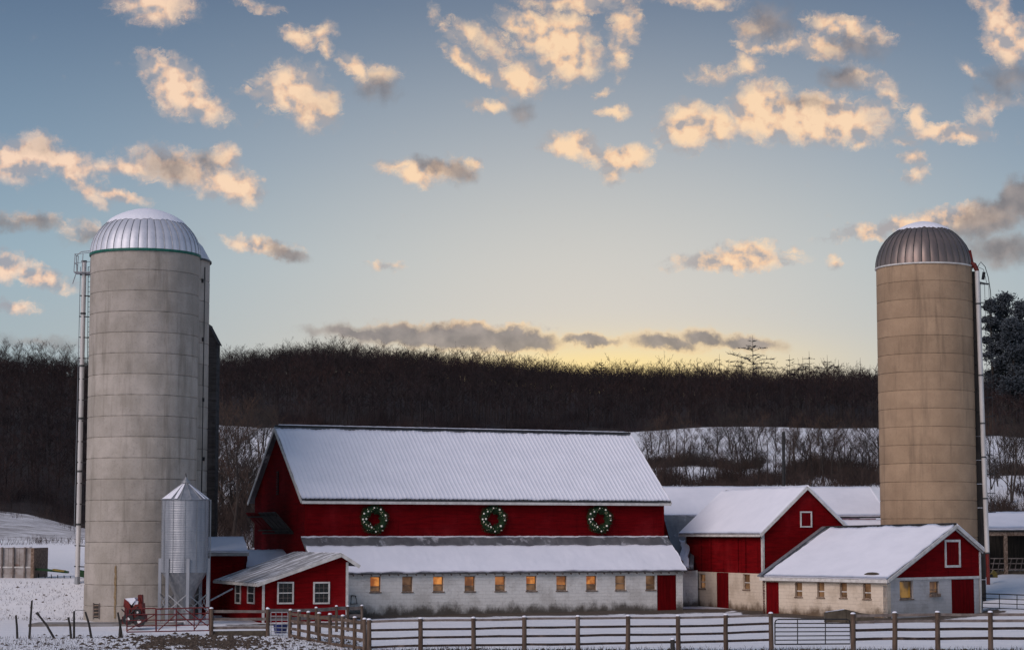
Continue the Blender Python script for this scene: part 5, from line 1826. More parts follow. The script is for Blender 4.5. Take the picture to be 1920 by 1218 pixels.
tube_gate('black tubular gate between the two front fences', 1453, 1594, 1160, 1160, 1207, 1206, 92.4, 92.2, 6, (.30, .67), M['black_iron'], r=.027)
tube_gate('left red pipe gate with diagonal braces, beside the red machine', 238, 292, 1141, 1139.5, 1184, 1183, 105, 105, 4, (), M['red_pipe'], r=.03, round_corner=.03,
          diag=((.0, .05, 1, .75),))
tube_gate('right red pipe gate with diagonal braces, before the steel grain bin', 293, 392, 1141, 1138, 1183, 1181, 105, 105.1, 4, (.38, .72), M['red_pipe'], r=.03, round_corner=.03,
          diag=((.04, .05, .38, .75), (.38, .9, .72, .2), (.55, .95, .98, .2), (.72, .05, .98, .85)))
tube_gate('grey wire gate between the short board fence and the angled fence', 508, 540, 1147, 1147, 1190, 1191, 104.5, 104, 6, (.3, .65), M['galv_dull'], r=.02, round_corner=.05)
tube_gate('black tubular gate at the far right behind the low barn', 1842, 1960, 1112, 1116, 1147, 1152, 134, 133, 4, (.27, .55, .85), M['black_iron'], r=.03)

# blue tub behind the wire gate
q = at(526, 1165, 108)
tub = thing('tub', 'dark blue plastic tub with snow on it behind the wire gate', 'tub', (q.x, 108, terr(q.x, 108)))
MB().lathe([(.30, 0), (.38, .45), (.40, .46), (.36, .42), (.30, .1), (.01, .1)], 20).build('tub_body', M['blue_paint'], tub, smooth=False)
MB().lathe([(.34, .43), (.2, .46), (.01, .47)], 16).build('snow_fill', M['snow'], tub, smooth=True)

# stub post in front of the fence
q = at(1261, 1198, 90.4)
st = thing('fence_stub', 'short thick dark stump of a post in front of the long fence', 'post', (q.x, 90.4, 0))
wood_post(st, 0, 0, -.1, q.z + .0, .20, mt=M['black_wood'])

# leaning old posts on the left
OP = [((30, 1154), (33, 1193), 'short tilted old post, leftmost in the snow'), ((60, 1125), (55, 1193), 'tallest thin old post in the snow at the left'),
      ((70, 1149), (106, 1193), 'old post leaning far over to the left in the snow'), ((128, 1156), (134, 1193), 'short dark post just left of the bent wire post'),
      ((139, 1145), (139, 1193), 'upright dark post with a bent wire at its top'), ((160, 1146), (173, 1193), 'leaning dark post right before the silo hatch'),
      ((221, 1147), (230, 1191), 'dark post leaning left against the red gate'), ((227, 1160), (224, 1190), 'short dark prop post at the foot of the leaning gate post')]
for (tp, bp, lab) in OP:
    Y = 102.4
    a, c = at(bp[0], bp[1], Y), at(tp[0], tp[1], Y)
    t = thing('old_post', lab, 'post', (a.x, Y, 0), 0, 'old posts in the snow on the left')
    A, B2 = L_(t, a), L_(t, c)
    MB().tube([A - Vector((0, 0, .25)), lerp(A, B2, .5) + Vector((rnd.uniform(-.02, .02), 0, 0)), B2], [.065, .055, .05], 7).build('shaft', M['black_wood'], t)
    if tp == (139, 1145):
        MB().tube([B2, B2 + Vector((.15, 0, .06)), B2 + Vector((.55, 0, .02))], .012, 4).build('wire', M['black_iron'], t)
    if tp == (70, 1149):
        MB().tube([B2 - Vector((.05, 0, -.03)), B2 + Vector((.08, 0, -.08))], .07, 7).build('post_head', M['black_wood'], t)

# dark stone trough wall before the low barn
x0, x1 = at(1548, 1158, 119), at(1640, 1162, 119)
tr = thing('stone_trough', 'dark stone trough with thin snow before the cream wall, behind the gate', 'trough', (x0.x, 119, 0), .0)
ln = x1.x - x0.x
for (a, c, h0, h1) in ((0, ln * .42, .62, .78), (ln * .425, ln * .66, .80, .66), (ln * .665, ln, .62, .5)):
    MB().hexa([(a, 0, -.2), (c - .01, 0, -.2), (c - .01, .6, -.2), (a, .6, -.2), (a, 0, h0), (c - .01, 0, h1), (c - .01, .6, h1), (a, .6, h0)]).build('stone_block', M['stone_dark'], tr)
sheet((0.05, .05, .64), (ln * .4, .05, .79), (.05, .55, .64), (ln * .4, .55, .79), 10, 4, th=.03, rag0=.2, rag1=.2, ripple=.02, seed=71.).build('snow_strip', M['snow'], tr, smooth=True, fix=False)

# concrete apron at the silo foot
sl0, sl1 = at(52, 1172, 115.5), at(330, 1172, 115.5)
ap = MB().box(sl0.x, sl1.x, 115.6, 118.2, -.1, .13).build('concrete_apron', M['slab'])
ap['kind'] = 'structure'

# ---------------------------------------------------------------- left: feed bunk, green machine, right: open shed
pbk = at(57, 1084, 133)
bk = thing('feed_bunk', 'stained pale board wall of a feed bunk on a concrete base at the left edge', 'wall', (pbk.x, 133, 0))
zb_, zm_, zt_b = zp(1086, 133), zp(1063, 133), zp(1026, 133)
wl_ = L_(bk, at(-60, 1050, 133)).x
MB().box(wl_, 0, 0, .3, zb_ - .4, zm_).build('concrete_base', M['bunk'], bk)
npl = 11
for k in range(npl):
    a, c = lerp(wl_, 0, k / npl), lerp(wl_, 0, (k + 1) / npl)
    MB().box(a + .01, c - .01, .05, .15, zm_ + .004, zt_b).build('board', M['bunk'], bk)
for k in range(0, npl + 1, 2):
    a = lerp(wl_, 0, k / npl)
    MB().box(a - .06, a + .03, -.10, .045, zb_ - .3, zt_b + .02).build('batten_post', M['grey_wood'], bk)
MB().box(wl_, .0, -.05, .0, zm_ - .04, zm_ + .06).build('ledge', M['white_trim'], bk)
sheet((wl_, 0.0, zt_b), (0, 0.0, zt_b), (wl_, .3, zt_b), (0, .3, zt_b), 20, 2, th=.06, ripple=.03, seed=81.).build('snow_top', M['snow'], bk, smooth=True, fix=False)
MB().box(.01, .2, -.05, 4, zb_ - .3, zt_b - .02).build('end_wall', M['sill_wood'], bk)
# green machine lying behind the silo
Yg = 133.5
gm0 = at(110, 1072, Yg)
gm_ = thing('green_machine', 'low green and yellow farm implement lying in snow behind the grey silo', 'farm machine', (gm0.x, Yg, 0))
gp = lambda x, y: L_(gm_, at(x, y, Yg))
a, c = gp(68, 1066), gp(128, 1072)
MB().bar(a, c, .5, .14).build('frame_beam', M['green_paint'], gm_)
MB().bar(gp(100, 1067), gp(122, 1070), .55, .10).build('guard', M['yellow_paint'], gm_)
MB().bar(gp(146, 1073), gp(170, 1078), .6, .40).build('drum', M['green_paint'], gm_)
for k in range(6):
    q = gp(72 + k * 12, 1074 + k)
    MB().tube([q, q + Vector((.05, 0, -.45))], .03, 5).build('tine', M['black_iron'], gm_)

# open cattle shed at the right edge
Ys = 166.0
ps_ = at(1853, 1078, Ys)
cs = thing('cattle_shed', 'open-fronted cattle shed with thick snow on its roof at the right edge', 'shed', (ps_.x, Ys, 0))
cz = lambda y: zp(y, Ys)
xr = L_(cs, at(2150, 1000, Ys)).x
zsr, zsb, zst, zsg = cz(993), cz(997), zp(963, Ys + 5), cz(1078)
sr_ = slab((-.1, -.3, zsr), (xr, -.3, zsr), (.2, 5, zst), (xr, 5, zst), .12).build('roof', M['dark_metal'], cs)
sheet((-.1, -.3, zsr), (xr, -.3, zsr), (.2, 5, zst), (xr, 5, zst), 60, 8, th=.2, rag0=.05, ragu=.05, lump=.05, ripple=.02, seed=91.).build('roof_snow', M['snow'], sr_, smooth=True, fix=False)
MB().box(0, xr, 7.0, 7.2, zsg - .6, zst - .2).build('back_wall', M['black_wood'], cs)
MB().box(0, .15, 0, 7.0, zsg - .6, zsr - .2).build('side_wall', M['black_wood'], cs)
slab((-.1, 10, zsr), (xr, 10, zsr), (.2, 5, zst), (xr, 5, zst), .12).build('roof_slope', M['dark_metal'], sr_)
MB().box(0, xr, -.12, .05, zsr - .45, zsr - .14).build('header_beam', M['sill_wood'], cs)
for x in (1885, 1962, 2040):
    q = L_(cs, at(x, 1000, Ys)).x
    MB().box(q - .13, q + .13, -.1, .16, zsg - .4, zsr - .45).build('post', M['sill_wood'], cs)
for zz in (.45, .9, 1.3):
    MB().box(.2, xr, -.02, .04, zsg + zz, zsg + zz + .08).build('feed_rail', M['grey_wood'], cs)
for k in range(24):
    x = .3 + k * .45
    MB().bar((x, -.05, zsg + .4), (x + .22, -.05, zsg + 1.35), .03, .05).build('stanchion', M['grey_wood'], cs)
MB().box(0, xr, .1, .3, zsg - .5, zsg + .35).build('kerb_wall', M['stone_dark'], cs)
q = at(1861, 1076, 160)
yb_ = thing('yellow_attachment', 'small yellow machine part on the ground at the corner of the open shed', 'machine part', (q.x, 160, q.z - .1))
MB().poly_prism([(-.35, 0, -.15), (.4, 0, -.15), (.38, 0, .15), (.1, 0, .45), (-.05, 0, .2), (-.35, 0, .1)], (0, .4, 0)).build('bracket', M['yellow_paint'], yb_)
MB().tube([(-.1, -.05, .0), (-.1, .45, .0)], .12, 10).build('roller', M['black_iron'], yb_)


# ---------------------------------------------------------------- bare trees
def bare_tree(seed, h=6.0, spread=.34, levels=4, twig_w=.028, trunk_r=.09, lean=.05, min_twig=.35, dens=1.0, forks=1):
    rnd = random.Random(seed)
    tr_, tw = MB(), MB()

    def grow(p, d, length, r, lvl):
        n = 4 if lvl == 0 else 3
        pts = [p]
        rad = [r]
        for i in range(n):
            d = (d + Vector((rnd.uniform(-1, 1), rnd.uniform(-1, 1), rnd.uniform(-.4, .7))) * (.10 + .05 * lvl)).normalized()
            p = p + d * (length / n)
            pts.append(p)
            rad.append(r * (1 - (i + 1) / n * (.72 if lvl == 0 else .75)))
        (tr_ if lvl <= 1 else tw).tube(pts, rad, 6 if lvl == 0 else (4 if lvl == 1 else 3), cap=False)
        if lvl >= levels - 1:
            for k in range(int(6 * dens)):
                t = rnd.uniform(.2, 1.0)
                i = min(len(pts) - 2, int(t * (len(pts) - 1)))
                q_ = lerp(pts[i], pts[i + 1], rnd.random())
                dd_ = (d + Vector((rnd.uniform(-1, 1), rnd.uniform(-1, 1), rnd.uniform(-.5, .9))) * .8).normalized() * length * rnd.uniform(.35, .7)
                s_ = dd_.cross(Vector((rnd.uniform(-1, 1), rnd.uniform(-1, 1), .3))).normalized() * twig_w / 2
                tw.add([q_ - s_, q_ + s_, q_ + dd_], [(0, 1, 2)])
            return
        kids = int((8 if lvl == 0 else 5) * dens) + rnd.randint(0, 2)
        for k in range(kids):
            t = rnd.uniform(.28, 1.0) if lvl == 0 else rnd.uniform(.2, 1.0)
            i = min(len(pts) - 2, int(t * (len(pts) - 1)))
            f_ = t * (len(pts) - 1) - i
            q_ = lerp(pts[i], pts[i + 1], f_)
            a = rnd.uniform(0, 6.283)
            side = Vector((math.cos(a), math.sin(a), 0))
            dd_ = (d * (1 - spread) + side * (spread + .35) + Vector((0, 0, .35))).normalized()
            ln_ = length * (.62 - .22 * t if lvl == 0 else .6) * rnd.uniform(.75, 1.15)
            grow(q_, dd_, ln_, max(.010, rad[i] * .5), lvl + 1)
    for f in range(forks):
        a = rnd.uniform(0, 6.28)
        dd0 = Vector((math.cos(a) * (.25 if forks > 1 else lean), math.sin(a) * (.25 if forks > 1 else lean), 1)).normalized()
        grow(Vector((rnd.uniform(-.1, .1), rnd.uniform(-.1, .1), -.3)), dd0, h * rnd.uniform(.8, 1), trunk_r / math.sqrt(forks), 0)
    return tr_, tw


protos = []
for i in range(7):
    a, c = bare_tree(100 + i, h=6.2, spread=.30 + .05 * (i % 3), trunk_r=.13 + .02 * (i % 3), forks=1 + (i % 3 == 2), dens=.82, twig_w=.034)
    protos.append((a.mesh('trunk', M['branch'], fix=False), c.mesh('twigs', M['branch'] if i % 3 else M['branch_brown'], fix=False)))


def put_tree(i, x, y, s, label, group, z=None):
    t = thing('bare_tree', label, 'tree', (x, y, (terr(x, y) if z is None else z) - .1), rnd.uniform(0, 6.28), group)
    t.scale = (s * rnd.uniform(.85, 1.1), s * rnd.uniform(.85, 1.1), s)
    tm, cm2 = protos[i % len(protos)]
    share(tm, 'trunk', t)
    share(cm2, 'twigs', t)
    return t


rnd = random.Random(77)


ORD = ['leftmost', 'second', 'third', 'fourth', 'fifth', 'sixth', 'seventh', 'eighth', 'ninth', 'tenth', 'eleventh', 'twelfth', 'thirteenth', 'fourteenth', 'fifteenth',
       'sixteenth', 'seventeenth', 'eighteenth', 'nineteenth', 'twentieth', 'twenty-first', 'twenty-second', 'twenty-third', 'twenty-fourth', 'twenty-fifth', 'twenty-sixth']


def row(x0, x1, n, Y, jit, hpx, label, group, hv=.25):
    """n trees between photograph columns x0 and x1 at depth Y, about hpx pixels tall"""
    ps = sorted(lerp(x0, x1, (k + .5) / n) + rnd.uniform(-.4, .4) * (x1 - x0) / n for k in range(n))
    for k, px in enumerate(ps):
        y = Y + rnd.uniform(-jit, jit)
        x = (px - CX) / F * y
        s = hpx / F * y / 6.2 * rnd.uniform(1 - hv, 1 + hv)
        where = (ORD[k] + ' ' + label) if k == 0 else (('rightmost ' + label) if k == n - 1 else label + ', ' + ORD[k] + ' from the left')
        put_tree(rnd.randint(0, 6), x, y, s, where, group)


row(1206, 1460, 22, 345, 8, 50, 'small bare tree in the upper row behind the barns', 'bare trees in the upper row on the slope')
row(1210, 1460, 26, 236, 8, 60, 'bare tree in the lower row behind the roofs', 'bare trees in the lower row behind the roofs')
row(1470, 1655, 22, 250, 14, 76, 'bare tree in the clump beside the tan silo', 'bare trees in the clump beside the tan silo')
row(1850, 1930, 6, 300, 20, 72, 'bare tree up the slope right of the tan silo', 'bare trees right of the tan silo')
row(1850, 1930, 5, 225, 10, 60, 'bare tree just behind the open cattle shed', 'bare trees behind the cattle shed')
row(405, 515, 9, 320, 30, 78, 'bare tree on the snowy slope above the barn gable', 'bare trees between silo and barn gable')
row(400, 480, 9, 205, 12, 120, 'bare tree close to the left barn gable', 'bare trees close to the left barn gable')
# the larger trees one can pick out
for (px, pyb, Y, hp, k, lab) in ((1392, 905, 240, 108, 2, 'large spreading bare tree in the middle of the rows behind the barns'), (1522, 905, 244, 100, 1, 'tall bare tree just right of the black chimney pipe'),
                                 (1645, 905, 230, 128, 2, 'big bare tree pressed against the left edge of the tan silo'), (1560, 905, 242, 112, 4, 'tallest bare tree in the clump left of the tan silo'),
                                 (1893, 960, 215, 130, 5, 'big spreading bare tree behind the snowy shed roof'), (440, 1000, 190, 190, 0, 'tall bare tree nearest the dark elevator tower'), (478, 990, 188, 150, 3, 'bare tree closest to the barn gable roof')):
    x = (px - CX) / F * Y
    put_tree(k, x, Y, hp / F * Y / 6.2, lab, None)

# brush along the rows (nobody could count it)
def brush(name, label, strips, n, h, mt):
    mb = MB()
    rr_ = random.Random(5)
    for (x0, x1, Y0, Y1, hh, share_) in strips:
        done = 0
        tries = 0
        want = int(n * share_)
        while done < want and tries < want * 4:
            tries += 1
            px = rr_.uniform(x0, x1)
            yc = (Y0 + Y1) / 2 + (Y1 - Y0) * .7 * fbm(px * .012, Y0, 2.0)
            y = rr_.gauss(yc, (Y1 - Y0) * .32)
            x = (px - CX) / F * y
            edge = min(1.0, (px - x0) / 60 + .15, (x1 - px) / 60 + .15)
            dn = .55 + 1.3 * fbm(x * .09, y * .05, 4.0)
            if rr_.random() > dn * edge:
                continue
            done += 1
            z = terr(x, y)
            hgt = hh * rr_.uniform(.3, 1.15) * max(.35, .8 + .9 * fbm(x * .16, y * .1, 7))
            d = Vector((rr_.uniform(-.6, .6), rr_.uniform(-.6, .6), 1)).normalized() * hgt
            s_ = Vector((rr_.uniform(-1, 1), rr_.uniform(-1, 1), 0)).normalized() * .03
            p = Vector((x, y, z - .05))
            mb.add([p - s_, p + s_, p + d], [(0, 1, 2)])
            for j in range(3):
                q_ = p + d * rr_.uniform(.3, .9)
                e = (d.normalized() + Vector((rr_.uniform(-1, 1), rr_.uniform(-1, 1), rr_.uniform(-.3, .5)))).normalized() * hgt * .4
                mb.add([q_ - s_ * .7, q_ + s_ * .7, q_ + e], [(0, 1, 2)])
    o = mb.build(name, mt, fix=False)
    o['kind'] = 'stuff'
    o['label'] = label
    return o


brush('brush', 'tangled brown brush under the bare trees',
      [(1200, 1450, 292, 312, 1.6, .26), (1450, 1600, 280, 300, 1.5, .08), (1200, 1660, 224, 238, 2.1, .26), (1470, 1660, 238, 270, 2.6, .22), (1845, 1960, 262, 280, 1.9, .08), (1845, 1960, 200, 222, 2.2, .07), (398, 500, 180, 205, 3.0, .08), (398, 520, 215, 300, 1.6, .03)],
      26000, 2, M['brush'])
brush('thicket', 'dark thicket along the lower edge of the wood', [(380, 1680, 598, 616, 4.2, 1.0), (1800, 2000, 598, 616, 4.2, .2), (380, 1680, 620, 680, 5.0, .8), (-200, 200, 545, 590, 4.5, .4)], 12000, 2, M['forest_twig'])
brush('hedge', 'dark hedge line of dry weeds along the foot of the stubble hill', [(-700, 330, 424, 436, 1.6, 1.0), (-300, 190, 529, 541, 3.0, .5)], 5000, 2, M['brush'])


# ---------------------------------------------------------------- the wood on the hill
def forest_variant(seed, h=13.0):
    rnd_ = random.Random(seed)
    tv, tf, wv, wf_ = [], [], [], []
    lean = Vector((rnd_.uniform(-.06, .06), rnd_.uniform(-.06, .06), 1))
    r = .17
    # trunk: 3 sided taper
    for (z, rad) in ((-.5, r), (h * .5, r * .6), (h * .92, .03)):
        for k in range(3):
            a = 2.094 * k
            tv.append((lean.x * z + rad * math.cos(a), lean.y * z + rad * math.sin(a), z))
    for i in range(2):
        for k in range(3):
            tf += [(i * 3 + k, i * 3 + (k + 1) % 3, (i + 1) * 3 + (k + 1) % 3), (i * 3 + k, (i + 1) * 3 + (k + 1) % 3, (i + 1) * 3 + k)]

    def tri(p, d, w):
        s_ = d.cross(Vector((rnd_.uniform(-1, 1), rnd_.uniform(-1, 1), rnd_.uniform(-1, 1)))).normalized() * w
        o = len(wv)
        wv.extend([tuple(p - s_), tuple(p + s_), tuple(p + d)])
        wf_.append((o, o + 1, o + 2))
    for k in range(15):
        t = rnd_.uniform(.16, .95)
        a = rnd_.uniform(0, 6.28)
        p = Vector((lean.x * h * t, lean.y * h * t, h * t))
        L = h * (.50 - .32 * t) * rnd_.uniform(.8, 1.3)
        d = Vector((math.cos(a), math.sin(a), rnd_.uniform(.5, 1.4))).normalized() * L * .8
        tri(p, d, .05)
        for j in range(5):
            q_ = p + d * rnd_.uniform(.25, 1)
            e = (d.normalized() + Vector((rnd_.uniform(-1, 1), rnd_.uniform(-1, 1), rnd_.uniform(-.2, .9))) * .8).normalized() * L * rnd_.uniform(.25, .45)
            tri(q_, e, .045)
            for m in range(2):
                q2 = q_ + e * rnd_.uniform(.3, 1)
                e2 = (e.normalized() + Vector((rnd_.uniform(-1, 1), rnd_.uniform(-1, 1), rnd_.uniform(-.2, .8)))).normalized() * L * rnd_.uniform(.12, .24)
                tri(q2, e2, .045)
    return np.array(tv), np.array(tf), np.array(wv), np.array(wf_)


fv = [forest_variant(500 + i) for i in range(5)]
rg = np.random.default_rng(3)
pts = []
# rows of trees, spacing grows up the slope; only the slope that can be seen from here and a step aside
Y = 542.0
while Y < 1330:
    x0, x1 = (-160 - CX) / F * Y, (2080 - CX) / F * Y
    step_ = 6.2 if Y < 700 else (7.0 if Y < 1050 else 5.0)
    x = x0 + rg.uniform(0, step_)
    while x < x1:
        xx = x + rg.uniform(-3.2, 3.2)
        yy = Y + rg.uniform(-5, 5)
        q = CX + F * xx / yy
        wl = 1 - sm(q, 190, 330)
        if yy > lerp(604, 544, wl):
            hidden = (180 < q < 365) or (1668 < q < 1812)
            if not hidden:
                pts.append((xx, yy))
        x += step_ * rg.uniform(.75, 1.25)
    Y += 8.0 if Y < 1050 else 7.0
print('forest trees', len(pts))
TV, TF, WV, WF = [], [], [], []
to_, wo_ = 0, 0
for (x, y) in pts:
    a, f_, c, g_f = fv[rg.integers(0, 5)]
    s_ = rg.uniform(.72, 1.1) * (1 + .38 * fbm(x * .022, y * .022, 11.0))
    qq = CX + F * x / y
    if y > 1150:
        s_ *= .80
    w_s = rg.uniform(.9, 1.25)
    an = rg.uniform(0, 6.28)
    R = np.array([[math.cos(an) * s_ * w_s, -math.sin(an) * s_ * w_s, 0], [math.sin(an) * s_ * w_s, math.cos(an) * s_ * w_s, 0], [0, 0, s_]])
    off = np.array([x, y, terr(x, y, False)])
    TV.append(a @ R.T + off)
    TF.append(f_ + to_)
    to_ += len(a)
    WV.append(c @ R.T + off)
    WF.append(g_f + wo_)
    wo_ += len(c)


def np_mesh(name, v, f, material):
    me = bpy.data.meshes.new(name)
    me.vertices.add(len(v))
    me.vertices.foreach_set('co', v.astype(np.float32).ravel())
    me.loops.add(f.size)
    me.loops.foreach_set('vertex_index', f.astype(np.int32).ravel())
    me.polygons.add(len(f))
    me.polygons.foreach_set('loop_start', np.arange(0, f.size, 3, dtype=np.int32))
    me.polygons.foreach_set('loop_total', np.full(len(f), 3, dtype=np.int32))
    me.materials.append(material)
    me.update()
    return me


wood = bpy.data.objects.new('forest', None)
C.objects.link(wood)
wood['kind'] = 'stuff'
wood['label'] = 'dark leafless wood covering the hill behind the farm'
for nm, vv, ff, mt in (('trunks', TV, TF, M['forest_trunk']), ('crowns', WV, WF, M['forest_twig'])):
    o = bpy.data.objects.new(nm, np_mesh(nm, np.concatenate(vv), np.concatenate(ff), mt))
    C.objects.link(o)
    o.parent = wood
    o['kind'] = 'stuff'
print('forest tris', len(np.concatenate(WF)) + len(np.concatenate(TF)))
open('/tmp/forest.txt', 'w').write(str((len(pts), len(np.concatenate(WF)) + len(np.concatenate(TF)))))


# ridge conifers and odd trees against the sky
def sparse_conifer(seed, h, tiers, reach, droop=.0, tuft=14):
    rnd_ = random.Random(seed)
    tk, nd = MB(), MB()
    tk.tube([(0, 0, -4), (.15, 0, h * .5), (0, 0, h)], [.45, .28, .06], 6)
    for k in range(tiers):
        t = .30 + .66 * k / tiers
        L = reach * (1.08 - t) * rnd_.uniform(.45, 1.25)
        z = h * t
        z += rnd_.uniform(-.4, .4) * h * .05
        for j in range(4):
            a = j * math.pi / 2 + rnd_.uniform(-.7, .7)
            L *= rnd_.uniform(.75, 1.3)
            d = Vector((math.cos(a), math.sin(a), rnd_.uniform(-.12, .22)))
            pts_ = [Vector((0, 0, z)), Vector((0, 0, z + L * .12)) + d * L * .5, Vector((0, 0, z + L * (.10 - droop))) + d * L]
            tk.tube(pts_, [.12, .08, .03], 4, cap=False)
            for m in range(tuft):
                u = rnd_.uniform(.25, 1)
                q_ = lerp(pts_[0], pts_[1], u * 2) if u < .5 else lerp(pts_[1], pts_[2], u * 2 - 1)
                e = Vector((rnd_.uniform(-1, 1), rnd_.uniform(-1, 1), rnd_.uniform(-.2, .5))).normalized() * L * .22
                s_ = e.cross(Vector((rnd_.uniform(-1, 1), rnd_.uniform(-1, 1), rnd_.uniform(-1, 1)))).normalized() * .22
                nd.add([q_ - s_, q_ + s_, q_ + e], [(0, 1, 2)])
    return tk, nd


def put_conifer(px, pyt, Y, seed, reach, tiers, label, tuft=14):
    x = (px - CX) / F * Y
    z = terr(x, Y, False)
    h = zp(pyt, Y) - z
    t = thing('ridge_conifer', label, 'tree', (x, Y, z), 0, 'thin conifers on the ridge')
    a, c = sparse_conifer(seed, h, tiers, reach, tuft=tuft)
    a.build('trunk', M['branch'], t, fix=False)
    c.build('crown', M['pine'], t, fix=False)


# bare trees that stand out along the ridge
def ridge_row(x0, x1, n, h0, h1, label):
    ps = sorted(lerp(x0, x1, (k + .5) / n) + rnd.uniform(-.45, .45) * (x1 - x0) / n for k in range(n))
    for k, px in enumerate(ps):
        y = rnd.uniform(1175, 1215)
        x = (px - CX) / F * y
        where = (ORD[k] + ' ' + label) if k == 0 else (('rightmost ' + label) if k == n - 1 else label + ', ' + ORD[k] + ' from the left')
        put_tree(rnd.randint(0, 6), x, y, rnd.uniform(h0, h1) / 6.2, where, 'bare trees along the ridge', z=terr(x, y, False) - .5)


ridge_row(545, 700, 20, 12, 15.5, 'tall bare tree on the ridge above the main barn')
ridge_row(700, 860, 16, 10, 13, 'bare tree on the ridge above the middle wreath')
ridge_row(860, 1200, 22, 9, 12, 'bare tree on the sunset part of the ridge')
ridge_row(1200, 1650, 24, 8, 11, 'bare tree on the ridge left of the tan silo')
ridge_row(410, 540, 12, 12, 15, 'bare tree on the ridge beside the boarded tower')
ridge_row(-10, 150, 12, 12, 15, 'bare tree on the ridge left of the grey silo')
put_conifer(1413, 628, 1190, 1, 24, 9, 'tallest flat-branched conifer standing out on the ridge', 22)
put_conifer(1350, 663, 1190, 2, 6, 6, 'small thin conifer on the ridge, leftmost of its line', 8)
put_conifer(1392, 668, 1195, 3, 6, 5, 'small thin conifer on the ridge just left of the tallest', 8)
put_conifer(1482, 664, 1190, 4, 12, 6, 'thin ridge conifer right of the tallest flat-branched one', 10)
put_conifer(1507, 668, 1192, 5, 14, 5, 'bushy ridge conifer, left one of the close pair', 12)
put_conifer(1519, 658, 1190, 6, 14, 6, 'taller right one of the close pair of ridge conifers', 12)
put_conifer(1553, 665, 1190, 7, 16, 5, 'spreading ridge conifer midway to the tan silo', 10)
put_conifer(1574, 674, 1192, 8, 15, 5, 'low spreading ridge conifer, second from the tan silo', 10)
put_conifer(1615, 670, 1190, 9, 4, 5, 'thin spindly ridge tree nearest the tan silo', 6)
put_conifer(1128, 672, 1195, 10, 6, 8, 'small dark evergreen poking from the ridge left of centre', 30)


# big dark pines at the right edge
def pine(seed, h, R_, n):
    rnd_ = random.Random(seed)
    tk, nd = MB(), MB()
    tk.tube([(0, 0, -2), (.3, 0, h * .5), (-.2, 0, h * .97)], [.55, .4, .08], 7)
    lobes = []
    for k in range(15):
        t = .30 + .68 * k / 15 + rnd_.uniform(-.02, .02)
        a = rnd_.uniform(0, 6.28)
        rr_ = R_ * (1.15 - t) * rnd_.uniform(.35, 1.0)
        c = Vector((rr_ * math.cos(a), rr_ * math.sin(a), h * t))
        lobes.append((c, R_ * rnd_.uniform(.30, .52) * (1.25 - .6 * t)))
        tk.tube([(0, 0, h * (t - .08)), lerp(Vector((0, 0, h * (t - .06))), c, .6), c], [.18, .12, .05], 4, cap=False)
    lobes.append((Vector((0, 0, h * .97)), R_ * .25))
    for (c, lr) in lobes:
        for j in range(int(n / len(lobes))):
            d = Vector((rnd_.gauss(0, 1), rnd_.gauss(0, 1), rnd_.gauss(0, .62)))
            p = c + d * lr * .5
            e = Vector((rnd_.uniform(-1, 1), rnd_.uniform(-1, 1), rnd_.uniform(-.3, .8))).normalized() * rnd_.uniform(.6, 1.3)
            s_ = e.cross(Vector((rnd_.uniform(-1, 1), rnd_.uniform(-1, 1), rnd_.uniform(-1, 1)))).normalized() * .26
            nd.add([p - s_, p + s_, p + e], [(0, 1, 2)])
    return tk, nd


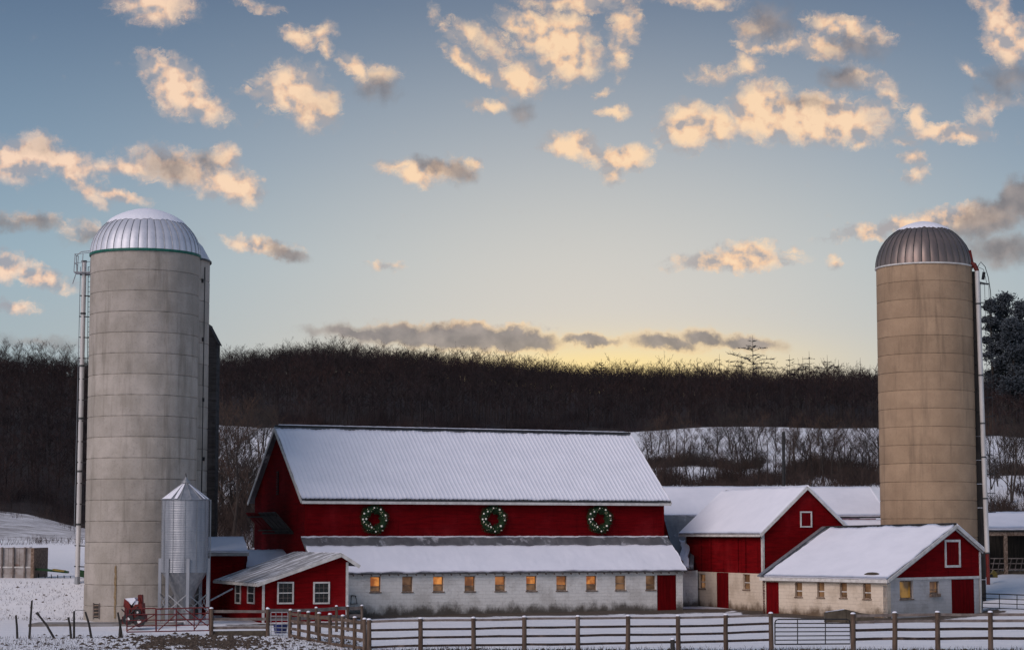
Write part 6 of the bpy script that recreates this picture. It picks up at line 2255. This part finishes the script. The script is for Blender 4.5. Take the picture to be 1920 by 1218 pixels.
for (px, pyt, Y, R_, seed, lab) in ((1862, 560, 700, 5.0, 21, 'slim dark pine nearest the tan silo, at the ladder cage'), (1890, 552, 705, 10, 22, 'tallest dark pine at the right edge of the view'),
                                    (1922, 566, 702, 10, 23, 'broad dark pine cut by the right edge'), (1902, 600, 690, 9, 24, 'lower dark pine filling in front of the right-edge pines'), (1962, 580, 700, 10, 25, 'dark pine just outside the right edge')):
    x = (px - CX) / F * Y
    z = terr(x, Y, False)
    h = zp(pyt, Y) - z
    t = thing('pine_tree', lab, 'tree', (x, Y, z), 0, 'dark pines at the right edge')
    a, c = pine(seed, h, R_, 9000)
    a.build('trunk', M['branch'], t, fix=False)
    c.build('crown', M['pine'], t, fix=False)

# ---------------------------------------------------------------- mud clods and dead grass in the snow
mb = MB()
rr_ = random.Random(9)
for k in range(2300):
    u = rr_.random()
    if u < .42:
        px, y = rr_.gauss(370, 70), rr_.gauss(98.5, 3.2)
    elif u < .55:
        px, y = rr_.uniform(430, 680), rr_.uniform(91, 102)
    elif u < .60:
        px, y = rr_.uniform(-40, 220), rr_.uniform(91, 106)
    elif u < .63:
        px, y = rr_.uniform(-40, 165), rr_.uniform(122, 131)
    else:
        px, y = rr_.uniform(680, 1960), rr_.gauss(91.3, .8)
    x = (px - CX) / F * y
    z = terr(x, y)
    s_ = rr_.uniform(.03, .11) * (1.2 if u < .42 else .8)
    w_ = rr_.uniform(1, 2.4)
    p = Vector((x, y, z))
    mb.add([p + Vector((s_ * w_, 0, -.02)), p + Vector((0, s_, -.02)), p + Vector((-s_ * w_, .1 * s_, -.02)), p + Vector((0, -s_, -.02)), p + Vector((rr_.uniform(-.3, .3) * s_, 0, s_ * .9))],
           [(0, 1, 4), (1, 2, 4), (2, 3, 4), (3, 0, 4)])
cl_ = mb.build('mud_clods', M['clod'], fix=False)
cl_['kind'] = 'stuff'
cl_['label'] = 'dark mud clods showing through the trodden snow'
mb = MB()
for k in range(5000):
    u = rr_.random()
    if u < .4:
        px, y = rr_.uniform(680, 1960), rr_.gauss(91.4, 1.2)
    elif u < .85:
        px, y = rr_.uniform(-40, 680), rr_.uniform(90, 104)
    else:
        px, y = rr_.uniform(-60, 165), rr_.uniform(122, 131)
    x = (px - CX) / F * y
    z = terr(x, y)
    h = rr_.uniform(.05, .22)
    mb.add([(x - .012, y, z - .02), (x + .012, y, z - .02), (x + rr_.uniform(-.12, .12), y + rr_.uniform(-.1, .1), z + h)], [(0, 1, 2)])
gr_ = mb.build('dead_grass', M['brush'], fix=False)
gr_['kind'] = 'stuff'
gr_['label'] = 'dry grass blades sticking out of the snow'
